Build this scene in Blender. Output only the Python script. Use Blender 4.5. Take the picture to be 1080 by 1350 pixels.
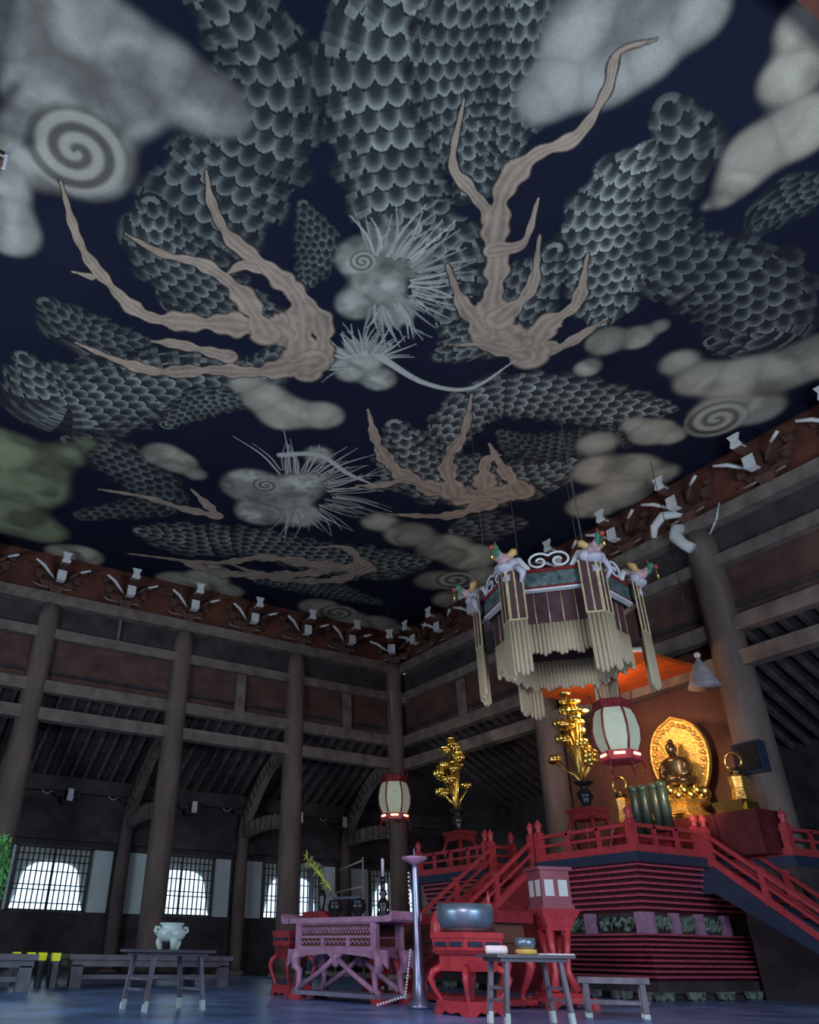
import bpy, bmesh, math, random
import numpy as np
from mathutils import Vector, Matrix
random.seed(7)
C = bpy.context.scene.collection
PI = math.pi
for o in list(bpy.data.objects): bpy.data.objects.remove(o)

# ------------------------------------------------------------------ camera
cd = bpy.data.cameras.new('camera'); cam = bpy.data.objects.new('camera', cd); C.objects.link(cam)
cd.sensor_fit = 'VERTICAL'; cd.sensor_height = 36.0; cd.lens = 996.8/1350*36
cd.shift_x = 105.3/1350
Rv = Vector((0.86780554, -0.49674359, 0.01262357)); Uv = Vector((-0.25998436, -0.43224687, 0.8634644)); Fv = Vector((0.42346391, 0.75260112, 0.50425179))
m = Matrix.Identity(4)
for i in range(3):
    m[i][0] = Rv[i]; m[i][1] = Uv[i]; m[i][2] = -Fv[i]
m[0][3], m[1][3], m[2][3] = 0, 0, .57
cam.matrix_world = m
cd.clip_start = .05; cd.clip_end = 200
bpy.context.scene.camera = cam

# ------------------------------------------------------------------ light and exposure
sc = bpy.context.scene
sc.view_settings.view_transform = 'Standard'; sc.view_settings.look = 'None'
sc.view_settings.gamma = 1; sc.view_settings.use_curve_mapping = False
sc.view_settings.exposure = 0.0
w = bpy.data.worlds.new('world'); sc.world = w; w.use_nodes = True
w.node_tree.nodes['Background'].inputs[0].default_value = (.75, .88, 1, 1)
w.node_tree.nodes['Background'].inputs[1].default_value = 1.0

def light(name, kind, loc, target, energy, color, size=1, size_y=None, spot=60, radius=.1):
    d = bpy.data.lights.new(name, kind); o = bpy.data.objects.new(name, d); C.objects.link(o)
    d.energy = energy; d.color = color
    if kind == 'AREA':
        d.size = size
        if size_y: d.shape = 'RECTANGLE'; d.size_y = size_y
    else:
        d.shadow_soft_size = radius
        if kind == 'SPOT': d.spot_size = math.radians(spot); d.spot_blend = .7
    o.location = loc
    if target is not None:
        o.rotation_euler = (Vector(target)-Vector(loc)).to_track_quat('-Z', 'Y').to_euler()
    return o
# daylight entering by the open south and west doorways behind the photographer
light('daylight_south_doorway', 'AREA', (6.0, -2.2, 2.2), (7.5, 10, 1.0), 260, (.55, .70, 1), 6, 3.2)
light('daylight_west_doorway', 'AREA', (-4.2, 8, 2.2), (8, 13, 2.0), 190, (.55, .70, 1), 5, 3.2)
# unseen area lamps added in mid-air to light the painted ceiling
light('ceiling_fill_south', 'AREA', (6.0, -1.6, 2.6), (7.0, 6.5, 10), 330, (.93, .97, 1), 4, 1.5)
light('ceiling_fill_west', 'AREA', (-4.0, 9.0, 2.6), (5.0, 11.5, 10), 300, (.95, .98, 1), 4, 1.5)
# warm lamps of the altar, then an added fill for the red furniture
light('altar_lamp', 'SPOT', (10.6, 8.0, 3.6), (12.9, 9.5, 3.5), 420, (1, .70, .38), spot=48, radius=.15)
light('altar_canopy_lamp', 'POINT', (12.2, 10.6, 4.9), None, 80, (1, .55, .28), radius=.2)
light('flower_lamp', 'SPOT', (9.0, 13.0, 3.6), (12.0, 15.0, 4.2), 160, (1, .8, .5), spot=40, radius=.1)
light('red_furniture_fill', 'SPOT', (3.6, 5.2, 2.2), (7.8, 10.0, 1.2), 270, (1, .62, .72), spot=75, radius=.4)  # pink fill added to brighten the red furniture, no lamp stands here

# ------------------------------------------------------------------ materials
MATS = {}
def mat(name, col, rough=.6, metal=0, var=.25, scale=6, bump=0, emit=0, stretch=(1, 1, 1), spec=.5):
    if name in MATS: return MATS[name]
    M = bpy.data.materials.new(name); M.use_nodes = True
    nt = M.node_tree; b = nt.nodes['Principled BSDF']
    b.inputs['Roughness'].default_value = rough; b.inputs['Metallic'].default_value = metal
    b.inputs['Specular IOR Level'].default_value = spec
    tc = nt.nodes.new('ShaderNodeTexCoord'); mp = nt.nodes.new('ShaderNodeMapping'); mp.inputs['Scale'].default_value = stretch
    nz = nt.nodes.new('ShaderNodeTexNoise'); nz.inputs['Scale'].default_value = scale; nz.inputs['Detail'].default_value = 5
    nt.links.new(tc.outputs['Object'], mp.inputs['Vector']); nt.links.new(mp.outputs[0], nz.inputs['Vector'])
    cr = nt.nodes.new('ShaderNodeValToRGB')
    cr.color_ramp.elements[0].position = .3; cr.color_ramp.elements[1].position = .7
    cr.color_ramp.elements[0].color = (*[c*(1-var) for c in col], 1); cr.color_ramp.elements[1].color = (*[min(1, c*(1+var)) for c in col], 1)
    nt.links.new(nz.outputs['Fac'], cr.inputs[0]); nt.links.new(cr.outputs[0], b.inputs['Base Color'])
    if bump:
        bp = nt.nodes.new('ShaderNodeBump'); bp.inputs['Strength'].default_value = bump; bp.inputs['Distance'].default_value = .02
        nt.links.new(nz.outputs['Fac'], bp.inputs['Height']); nt.links.new(bp.outputs[0], b.inputs['Normal'])
    if emit:
        b.inputs['Emission Color'].default_value = (*col, 1); b.inputs['Emission Strength'].default_value = emit
    MATS[name] = M
    return M
WOOD = mat('old_timber', (.17, .135, .12), .75, var=.35, scale=3, stretch=(1, 1, .25), bump=.2)
BEAM = mat('grey_timber', (.21, .18, .16), .75, var=.35, scale=3, bump=.2)
BOARD = mat('red_brown_boards', (.12, .065, .055), .8, var=.35, scale=2.5, bump=.2)
DARK = mat('dark_boards', (.055, .05, .055), .8, var=.4, scale=2.5)
COVE = mat('cove_boards', (.13, .045, .03), .8, var=.45, scale=2.2, bump=.2)
BRK = mat('bracket_timber', (.12, .06, .045), .8, var=.3)
PINKB = mat('dull_tan_paint', (.30, .24, .20), .8)
WHITE = mat('white_paint', (.82, .88, .9), .7, var=.06)
PLAST = mat('plaster', (.66, .80, .80), .85, var=.08, scale=2)
LATT = mat('lattice_timber', (.08, .09, .09), .8)
SHOJI = mat('backlit_shoji_paper', (.40, .48, .48), .9, var=.08, emit=.05)
SKYP = mat('daylit_paper', (.66, .84, 1.0), .9, var=.04, emit=1.7)
FLOOR = mat('tile_floor_blue_reflection', (.15, .30, .66), .3, var=.6, scale=1.3, bump=.04)  # blue daylight reflection on the dark tiles put into the base colour
RED = mat('cinnabar_lacquer', (.50, .06, .075), .35, var=.18, scale=8)
REDD = mat('deep_red_lacquer', (.24, .028, .035), .35, var=.25, scale=8)
PINK = mat('faded_red_lacquer', (.40, .24, .38), .45, var=.2, scale=10, bump=.1)
NAVY = mat('navy_lacquer', (.03, .05, .095), .4, var=.15)
GOLD = mat('gold', (1.0, .72, .20), .28, metal=1, var=.15, scale=12, bump=.15)
GOLDR = mat('old_gold_relief', (1.0, .55, .17), .38, metal=.85, var=.35, scale=22, bump=.9)
BRONZE = mat('dark_bronze', (.11, .085, .055), .3, metal=.8, var=.3)
GREEND = mat('dark_green_lacquer', (.03, .055, .05), .3, var=.3)
CARV = mat('green_carving', (.17, .24, .2), .7, var=.7, scale=14, bump=.6)
CANOPY = mat('orange_red_board', (.62, .12, .02), .55, var=.25, scale=3)
BACK = mat('brown_backdrop', (.13, .055, .04), .7, var=.25, scale=1.5)
IRON = mat('black_metal', (.03, .035, .045), .3, metal=.6)
STEEL = mat('blue_grey_metal', (.26, .34, .5), .38, metal=.85, var=.1)
BOWLM = mat('gong_metal', (.20, .32, .42), .35, metal=.6, var=.25, scale=4)
BEAD = mat('pale_bead_strips', (.56, .48, .32), .6, var=.18, scale=30, stretch=(6, 6, .4))
BEADL = mat('gilt_line', (.85, .74, .42), .4, metal=.3)
MAROON = mat('maroon_cloth', (.10, .045, .055), .6, var=.25)
TEAL = mat('teal_panel', (.10, .16, .16), .5, var=.6, scale=9)
LAV = mat('pale_lavender_paint', (.62, .62, .72), .5, var=.12)
TABLE = mat('dark_folding_table', (.10, .10, .125), .3, var=.2)
LEGW = mat('worn_grey_wood', (.17, .165, .20), .45, var=.35, scale=8, stretch=(1, 1, .3))
CERAM = mat('pale_celadon', (.62, .78, .72), .3, var=.12, scale=9)
BENCH = mat('bench_timber', (.14, .15, .18), .5, var=.3, scale=4)
YEL = mat('yellow_tape_glow', (.65, .75, .02), .5, var=.15, emit=.25)  # yellow tape with a slight glow of its own added
LEAF = mat('pine_green', (.18, .70, .16), .6, var=.5, scale=14)
LEAFY = mat('yellow_green_leaf', (.35, .5, .08), .5, var=.3)
PANE = mat('lantern_paper', (.55, .62, .46), .7, var=.1, emit=.16)
STEP = mat('maroon_highlight_lip', (.50, .10, .16), .25, var=.2, scale=8)  # moulding lips painted lighter and pinker for their edge highlights
STEPD = mat('maroon_shaded_recess', (.07, .012, .02), .5, var=.2)  # the same mouldings darkened to paint the shade in their recesses
DDAIS = mat('dark_dais_lacquer', (.10, .018, .022), .4, var=.25)
RAFT = mat('dark_rafter', (.11, .10, .10), .8, var=.4)
GREYM = mat('grey_shade', (.42, .40, .43), .6)
LBOX = mat('dusky_red_lacquer', (.25, .06, .09), .4, var=.2)
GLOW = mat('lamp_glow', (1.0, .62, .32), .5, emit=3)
PHX_B = mat('bird_pastel', (.62, .42, .45), .5, var=.5, scale=18)
PHX_G = mat('bird_green', (.08, .3, .2), .5, var=.3, scale=14)
PHX_R = mat('bird_red', (.6, .08, .05), .5)
PHX_Y = mat('bird_yellow', (.85, .55, .2), .5)

# ------------------------------------------------------------------ mesh building
LAST = [None]
class MB:
    """collects shapes; build() links them as ONE mesh object"""
    def __init__(s): s.v = []; s.f = []; s.mi = []; s.sm = []; s.k = 0; s.M = Matrix.Identity(4)
    def add(s, vs, fs, smooth=False):
        n = len(s.v); s.v += [tuple(s.M @ Vector(v)) for v in vs]
        for f in fs: s.f.append([n+i for i in f]); s.mi.append(s.k); s.sm.append(smooth)
        return s
    def box(s, c, d, rz=0, rx=0, ry=0, taper=1.0):
        x, y, z = [q/2 for q in d]; t = taper
        vs = [(-x*t, -y*t, -z), (x*t, -y*t, -z), (x*t, y*t, -z), (-x*t, y*t, -z), (-x, -y, z), (x, -y, z), (x, y, z), (-x, y, z)]
        R = Matrix.Rotation(rz, 3, 'Z') @ Matrix.Rotation(ry, 3, 'Y') @ Matrix.Rotation(rx, 3, 'X')
        vs = [tuple(R @ Vector(v)+Vector(c)) for v in vs]
        return s.add(vs, [(0, 3, 2, 1), (4, 5, 6, 7), (0, 1, 5, 4), (1, 2, 6, 5), (2, 3, 7, 6), (3, 0, 4, 7)])
    def span(s, a, b): return s.box([(p+q)/2 for p, q in zip(a, b)], [abs(q-p) for p, q in zip(a, b)])
    def bar(s, a, b, w, h, up=(0, 0, 1)):
        a, b = Vector(a), Vector(b); d = (b-a).normalized(); u = Vector(up)
        if abs(d.dot(u)) > .98: u = Vector((1, 0, 0))
        r = d.cross(u).normalized(); u = r.cross(d).normalized()
        vs = []
        for p in (a, b):
            for sx, sz in ((-1, -1), (1, -1), (1, 1), (-1, 1)): vs.append(tuple(p+r*sx*w/2+u*sz*h/2))
        return s.add(vs, [(0, 1, 2, 3), (7, 6, 5, 4), (0, 4, 5, 1), (1, 5, 6, 2), (2, 6, 7, 3), (3, 7, 4, 0)])
    def tube(s, pts, rad, n=10, smooth=True):
        P = [Vector(p) for p in pts]; N = len(P)
        if not hasattr(rad, '__len__'): rad = [rad]*N
        vs = []; fs = []; prev = None
        for i, p in enumerate(P):
            d = (P[min(i+1, N-1)]-P[max(i-1, 0)]).normalized()
            if prev is None:
                a = Vector((0, 0, 1)) if abs(d.z) < .9 else Vector((1, 0, 0)); r = d.cross(a).normalized()
            else: r = (prev-d*prev.dot(d)).normalized()
            prev = r; q = d.cross(r)
            for k in range(n):
                t = 2*PI*k/n; vs.append(tuple(p+(r*math.cos(t)+q*math.sin(t))*rad[i]))
        for i in range(N-1):
            for k in range(n): a = i*n+k; b = i*n+(k+1) % n; fs.append((a, b, b+n, a+n))
        fs.append(tuple(range(n))[::-1]); fs.append(tuple((N-1)*n+k for k in range(n)))
        return s.add(vs, fs, smooth)
    def lathe(s, prof, c=(0, 0, 0), n=20, rot=0, smooth=True, sx=1, sy=1):
        vs = []; fs = []; N = len(prof)
        for r, z in prof:
            for k in range(n):
                t = 2*PI*k/n+rot; vs.append((c[0]+max(r, 1e-4)*sx*math.cos(t), c[1]+max(r, 1e-4)*sy*math.sin(t), c[2]+z))
        for i in range(N-1):
            for k in range(n): a = i*n+k; b = i*n+(k+1) % n; fs.append((a, b, b+n, a+n))
        fs.append(tuple(range(n))[::-1]); fs.append(tuple((N-1)*n+k for k in range(n)))
        return s.add(vs, fs, smooth)
    def ball(s, c, r, n=12, sq=(1, 1, 1)):
        vs = []; fs = []; m2 = n//2
        for i in range(m2+1):
            a = PI*i/m2
            for k in range(n): t = 2*PI*k/n; vs.append((c[0]+r*sq[0]*max(math.sin(a), 1e-3)*math.cos(t), c[1]+r*sq[1]*max(math.sin(a), 1e-3)*math.sin(t), c[2]-r*sq[2]*math.cos(a)))
        for i in range(m2):
            for k in range(n): a = i*n+k; b = i*n+(k+1) % n; fs.append((a, b, b+n, a+n))
        return s.add(vs, fs, True)
    def prism(s, poly, o, ax, ay, th):
        """polygon (list of 2D) in the plane o + x*ax + y*ay, thickness th both ways along the normal"""
        o, ax, ay = Vector(o), Vector(ax), Vector(ay); nn = ax.cross(ay).normalized()*th/2; N = len(poly)
        vs = [tuple(o+ax*x+ay*y-nn) for x, y in poly]+[tuple(o+ax*x+ay*y+nn) for x, y in poly]
        fs = [tuple(range(N))[::-1], tuple(range(N, 2*N))]+[(i, (i+1) % N, (i+1) % N+N, i+N) for i in range(N)]
        return s.add(vs, fs)
    def build(s, name, mats, parent=None, loc=None, rz=0):
        me = bpy.data.meshes.new(name); me.from_pydata(s.v, [], s.f)
        if not isinstance(mats, (list, tuple)): mats = [mats]
        for q in mats: me.materials.append(q)
        me.polygons.foreach_set('material_index', s.mi); me.polygons.foreach_set('use_smooth', s.sm)
        bm = bmesh.new(); bm.from_mesh(me); bmesh.ops.recalc_face_normals(bm, faces=bm.faces); bm.to_mesh(me); bm.free()
        me.update()
        o = bpy.data.objects.new(name, me); C.objects.link(o)
        if parent: o.parent = parent
        LAST[0] = o
        if loc is not None: o.location = loc
        o.rotation_euler = (0, 0, rz)
        return o
def tag(o, label=None, cat=None, group=None, kind=None):
    if label: o['label'] = label
    if cat: o['category'] = cat
    if group: o['group'] = group
    if kind: o['kind'] = kind
    return o
def struct(o): o['kind'] = 'structure'; return o
def thing(name, label, cat, loc=(0, 0, 0), rz=0, group=None):
    o = bpy.data.objects.new(name, None); C.objects.link(o); o.empty_display_size = .1
    o.location = loc; o.rotation_euler = (0, 0, rz)
    return tag(o, label, cat, group)
def dup(root, loc=None, rz=None, label=None, group=None):
    r = root.copy(); C.objects.link(r)
    if loc is not None: r.location = loc
    if rz is not None: r.rotation_euler = (0, 0, rz)
    if label: r['label'] = label
    if group: r['group'] = group
    def kids(a, b):
        for ch in list(a.children):
            c = ch.copy(); C.objects.link(c); c.parent = b; kids(ch, c)
    kids(root, r)
    return r
ORD = ['first', 'second', 'third', 'fourth', 'fifth', 'sixth', 'seventh', 'eighth', 'ninth', 'tenth', 'eleventh', 'twelfth']

# ------------------------------------------------------------------ setting
XW, YN = 14.1, 20.1          # east and north colonnade lines
CX0, CX1, CY0, CY1, CZ = -1.2, 14.02, 1.25, 20.06, 10.0
struct(MB().span((-5, -3, -.2), (18.2, 24, 0)).build('floor', FLOOR))
struct(MB().span((-1.5, 1.0, 10.06), (14.4, 20.4, 10.3)).build('ceiling', DARK))

# painted ceiling: a plain stand-in of clouds, scale-patterned ribbons and flame streaks in pigment
CLOUDS = [[(-0.928, 6.148, 0.617), (-0.361, 5.72, 0.652), (0.244, 5.771, 0.548), (0.776, 5.781, 0.521), (1.311, 5.863, 0.476), (1.667, 5.832, 0.344), (-0.091, 6.857, 0.609), (-0.456, 7.697, 0.654), (0.189, 7.386, 0.745), (-0.478, 6.621, 0.674), (0.523, 6.381, 0.5)], [(-0.699, 8.977, 0.553), (-0.492, 9.251, 0.511), (-0.737, 8.407, 0.462)], [(4.897, 2.763, 0.539), (5.411, 2.319, 0.511), (5.869, 2.006, 0.423), (5.123, 3.36, 0.456), (5.504, 2.975, 0.512), (5.056, 3.624, 0.371), (5.722, 2.585, 0.451)], [(7.117, 1.376, 0.41), (7.514, 1.859, 0.42), (8.26, 2.23, 0.512), (8.09, 2.707, 0.481), (8.234, 3.092, 0.337), (8.346, 3.411, 0.164), (8.241, 3.62, 0.071)], [(10.706, 6.065, 0.371), (11.461, 6.159, 0.528), (12.07, 5.798, 0.667), (12.537, 5.272, 0.688), (12.734, 4.676, 0.694), (12.679, 6.647, 0.654), (13.212, 6.188, 0.533)], [(11.359, 8.648, 0.464), (12.176, 9.35, 0.639), (12.755, 9.004, 0.684), (13.23, 10.457, 0.713), (13.459, 8.764, 0.461), (13.367, 9.767, 0.735)], [(4.114, 10.64, 0.361), (4.626, 10.87, 0.508), (5.167, 11.112, 0.588), (5.864, 10.785, 0.472), (5.532, 10.982, 0.355)], [(9.237, 13.858, 0.492), (10.282, 14.022, 0.685), (11.479, 14.143, 0.776), (12.454, 14.235, 0.804), (12.536, 15.899, 0.677), (13.85, 16.695, 0.731), (13.59, 14.957, 0.665)], [(0.426, 15.67, 1.119), (1.104, 16.726, 1.107), (1.66, 14.932, 0.491), (1.984, 14.237, 0.259), (1.429, 15.778, 0.562), (1.049, 18.428, 1.09), (1.962, 18.803, 0.717)], [(3.177, 19.749, 0.691), (2.67, 19.788, 0.465)], [(5.981, 19.889, 0.619), (6.748, 19.422, 0.755), (7.643, 19.824, 0.539), (6.648, 18.478, 0.293)], [(10.561, 19.398, 0.685), (11.648, 19.828, 0.799), (12.842, 19.867, 0.908), (13.645, 19.936, 0.592)], [(4.434, 6.948, 0.454), (4.666, 6.505, 0.389), (5.164, 6.607, 0.35), (4.956, 7.273, 0.481), (4.855, 7.816, 0.385), (5.5, 7.637, 0.391), (5.658, 8.86, 0.437), (6.242, 9.251, 0.356), (5.659, 9.344, 0.315)], [(5.715, 13.964, 0.73), (6.554, 14.055, 0.807), (6.473, 14.944, 0.69), (6.782, 13.324, 0.631), (6.481, 12.055, 0.353), (7.368, 14.625, 0.591)], [(3.54, 13.811, 0.489), (3.931, 13.924, 0.455), (4.437, 14.162, 0.282)], [(9.149, 6.338, 0.385), (9.532, 6.0, 0.318), (9.646, 5.609, 0.185), (9.388, 7.013, 0.274)], [(12.032, 7.774, 0.488), (12.478, 7.664, 0.329), (11.49, 7.793, 0.279)]]
SPIRALS = [(0.085, 7.381, 0.675), (12.788, 6.814, 0.587), (11.319, 19.509, 0.625), (13.006, 15.613, 0.609), (4.474, 7.012, 0.216), (6.02, 13.781, 0.316)]
BANDS = [([(0.714, 4.454, 0.718), (1.841, 5.053, 0.7), (2.149, 6.175, 0.866), (1.979, 7.721, 0.982), (2.212, 9.373, 0.744)], 0.42), ([(3.843, 2.639, 0.554), (4.522, 3.387, 0.549), (4.855, 4.34, 0.523), (5.095, 5.285, 0.47)], 0.55), ([(2.813, 3.066, 0.853), (2.986, 4.074, 0.895), (3.618, 4.938, 0.879), (4.488, 5.939, 0.728), (5.673, 6.396, 0.677), (6.84, 7.701, 0.645)], 0.62), ([(6.507, 2.894, 0.444), (7.21, 3.221, 0.535), (7.754, 4.18, 0.55), (8.86, 4.524, 0.739), (10.101, 4.341, 0.917), (11.381, 4.8, 0.783), (10.755, 5.389, 0.639)], 0.36), ([(9.336, 2.517, 0.565), (9.14, 3.064, 0.473), (9.222, 3.476, 0.31)], 0.25), ([(6.767, 3.351, 0.169), (6.87, 3.959, 0.511), (7.288, 4.77, 0.657), (8.324, 5.577, 0.577), (8.749, 6.138, 0.371)], 0.85), ([(6.902, 5.328, 0.523), (7.143, 6.273, 0.65), (7.18, 7.279, 0.664), (6.848, 8.156, 0.603)], 0.6), ([(0.246, 12.059, 0.374), (1.159, 13.066, 1.149), (2.137, 12.211, 1.161), (3.132, 11.093, 0.897), (4.13, 10.502, 0.644), (4.253, 9.457, 0.496)], 0.58), ([(1.597, 14.306, 0.533), (2.602, 14.371, 0.757), (4.105, 15.73, 0.668), (2.702, 17.433, 0.814)], 0.34), ([(4.289, 11.208, 0.456), (3.639, 11.594, 0.495), (3.24, 12.702, 0.488)], 0.45), ([(8.9, 10.611, 0.571), (8.363, 9.654, 0.603), (8.466, 8.591, 0.708), (9.482, 7.988, 0.744), (10.9, 7.562, 0.65), (11.801, 7.027, 0.343)], 0.72), ([(7.291, 10.292, 0.523), (8.829, 11.352, 1.104), (10.411, 11.15, 1.059), (11.271, 10.073, 0.834), (11.301, 9.177, 0.524)], 0.66), ([(11.165, 13.251, 0.562), (11.701, 12.694, 0.83), (12.389, 12.05, 0.491)], 0.35), ([(4.181, 17.464, 0.628), (5.465, 17.274, 1.0), (6.902, 16.556, 0.887), (8.892, 16.394, 0.998), (10.578, 15.922, 1.088), (11.527, 15.069, 0.692)], 0.62), ([(8.086, 18.608, 0.547), (9.866, 18.146, 0.633), (12.027, 18.151, 0.597)], 0.45), ([(3.385, 2.734, 0.465), (3.586, 3.525, 0.523), (4.223, 4.342, 0.553), (5.295, 5.022, 0.463)], 0.5), ([(1.256, 7.68, 0.482), (1.676, 8.395, 0.661), (2.985, 8.917, 0.668), (4.425, 8.905, 0.478)], 0.45), ([(0.326, 10.483, 0.448), (1.065, 10.888, 0.642), (2.056, 10.526, 0.489)], 0.3), ([(12.085, 7.439, 0.398), (11.432, 8.444, 0.542), (10.258, 9.467, 0.556), (9.338, 9.379, 0.307)], 0.3), ([(3.174, 6.557, 0.24), (3.766, 7.168, 0.395), (3.928, 7.972, 0.286)], 0.35)]
FLAMES = [[(5.042, 9.464, 0.377), (4.622, 8.572, 0.312), (3.767, 8.067, 0.229), (2.976, 7.98, 0.164), (2.725, 8.308, 0.042)], [(3.504, 10.133, 0.236), (2.677, 10.273, 0.197), (2.173, 10.457, 0.049)], [(7.18, 7.279, 0.411), (6.387, 6.914, 0.177), (5.673, 6.396, 0.041)], [(8.366, 7.027, 0.36), (8.586, 6.782, 0.227), (8.722, 5.944, 0.046)], [(10.628, 11.41, 0.493), (9.8, 10.417, 0.224), (9.891, 10.019, 0.044)], [(5.735, 18.582, 0.191), (6.931, 18.711, 0.399), (8.683, 17.823, 0.401), (9.792, 16.683, 0.26)], [(4.96, 9.757, 0.595), (4.195, 9.041, 0.542), (3.539, 9.211, 0.439), (2.592, 9.663, 0.342), (1.851, 9.89, 0.245), (1.077, 9.461, 0.17), (0.512, 8.909, 0.13), (0.013, 7.969, 0.035)], [(4.702, 9.425, 0.505), (4.031, 8.301, 0.326), (3.27, 7.897, 0.247), (2.508, 7.655, 0.18), (2.024, 7.23, 0.108), (1.738, 6.751, 0.022)], [(3.848, 9.245, 0.414), (3.135, 8.631, 0.292), (2.35, 8.348, 0.177), (1.7, 8.466, 0.12), (1.07, 8.383, 0.026)], [(4.931, 9.408, 0.51), (4.285, 10.157, 0.316), (3.407, 10.627, 0.245), (2.559, 11.179, 0.246), (1.788, 11.267, 0.154), (1.005, 11.192, 0.033)], [(0.842, 9.506, 0.112), (0.548, 9.55, 0.028)], [(8.083, 7.309, 0.596), (7.053, 6.928, 0.397), (6.446, 6.121, 0.275), (5.866, 5.444, 0.225), (5.109, 5.131, 0.139), (4.636, 4.922, 0.099), (4.198, 4.124, 0.02)], [(6.001, 5.689, 0.283), (5.528, 4.886, 0.278), (5.527, 4.269, 0.216), (5.812, 3.782, 0.146), (5.686, 3.144, 0.096), (5.447, 2.745, 0.072), (5.712, 2.409, 0.018)], [(6.096, 5.801, 0.209), (6.4, 5.455, 0.129), (6.052, 4.754, 0.024)], [(7.164, 6.862, 0.366), (7.136, 6.085, 0.17), (6.52, 5.221, 0.025)], [(8.271, 7.315, 0.568), (7.961, 6.603, 0.341), (8.02, 5.952, 0.191), (7.41, 5.115, 0.026)], [(8.152, 7.385, 0.434), (7.366, 7.503, 0.163), (6.901, 7.778, 0.033)], [(11.276, 10.825, 0.486), (10.74, 11.543, 0.599), (9.863, 11.868, 0.494), (8.478, 11.744, 0.326), (7.465, 11.133, 0.215), (6.552, 10.145, 0.039)], [(10.123, 11.913, 0.45), (9.081, 10.847, 0.269), (8.688, 9.766, 0.164), (8.035, 8.711, 0.037)], [(11.391, 10.952, 0.443), (10.361, 10.436, 0.229), (9.401, 9.815, 0.042)], [(10.968, 11.816, 0.41), (10.521, 12.727, 0.267), (9.19, 13.441, 0.053)], [(8.717, 11.786, 0.236), (8.299, 12.415, 0.193), (7.844, 12.688, 0.048)], [(5.575, 15.704, 0.324), (4.707, 15.79, 0.211), (3.732, 15.748, 0.152), (2.694, 15.97, 0.05)], [(5.546, 15.633, 0.268), (5.023, 15.179, 0.154), (4.583, 14.837, 0.049)], [(10.527, 16.237, 0.455), (9.121, 16.806, 0.449), (7.636, 17.155, 0.313), (6.501, 18.228, 0.192), (4.314, 18.899, 0.062)], [(10.383, 16.21, 0.388), (9.987, 17.451, 0.34), (8.398, 18.236, 0.271), (6.866, 18.006, 0.064)], [(10.215, 16.143, 0.32), (9.218, 15.511, 0.18), (8.52, 15.934, 0.06)]]
WISPS = [[(5.896, 8.719, 0.118), (7.049, 8.901, 0.09), (7.894, 8.583, 0.073), (8.103, 7.532, 0.017)], [(5.766, 12.481, 0.133), (6.481, 12.055, 0.11), (7.443, 12.363, 0.093), (8.223, 12.461, 0.024)]]
SPRAY = [(4.9300642055409645, 7.232373731326564, 0.6337824343450198, 1.4788256801383797, -2.4, 1.3, 60), (5.767041961242773, 9.034339592420977, 0.3768219044726067, 1.0276961031071092, 2.2, 5.4, 50), (6.708241000957657, 13.761078061763227, 0.9955994735608567, 2.3645487497070348, -2.4, 1.3, 60)]
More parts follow.
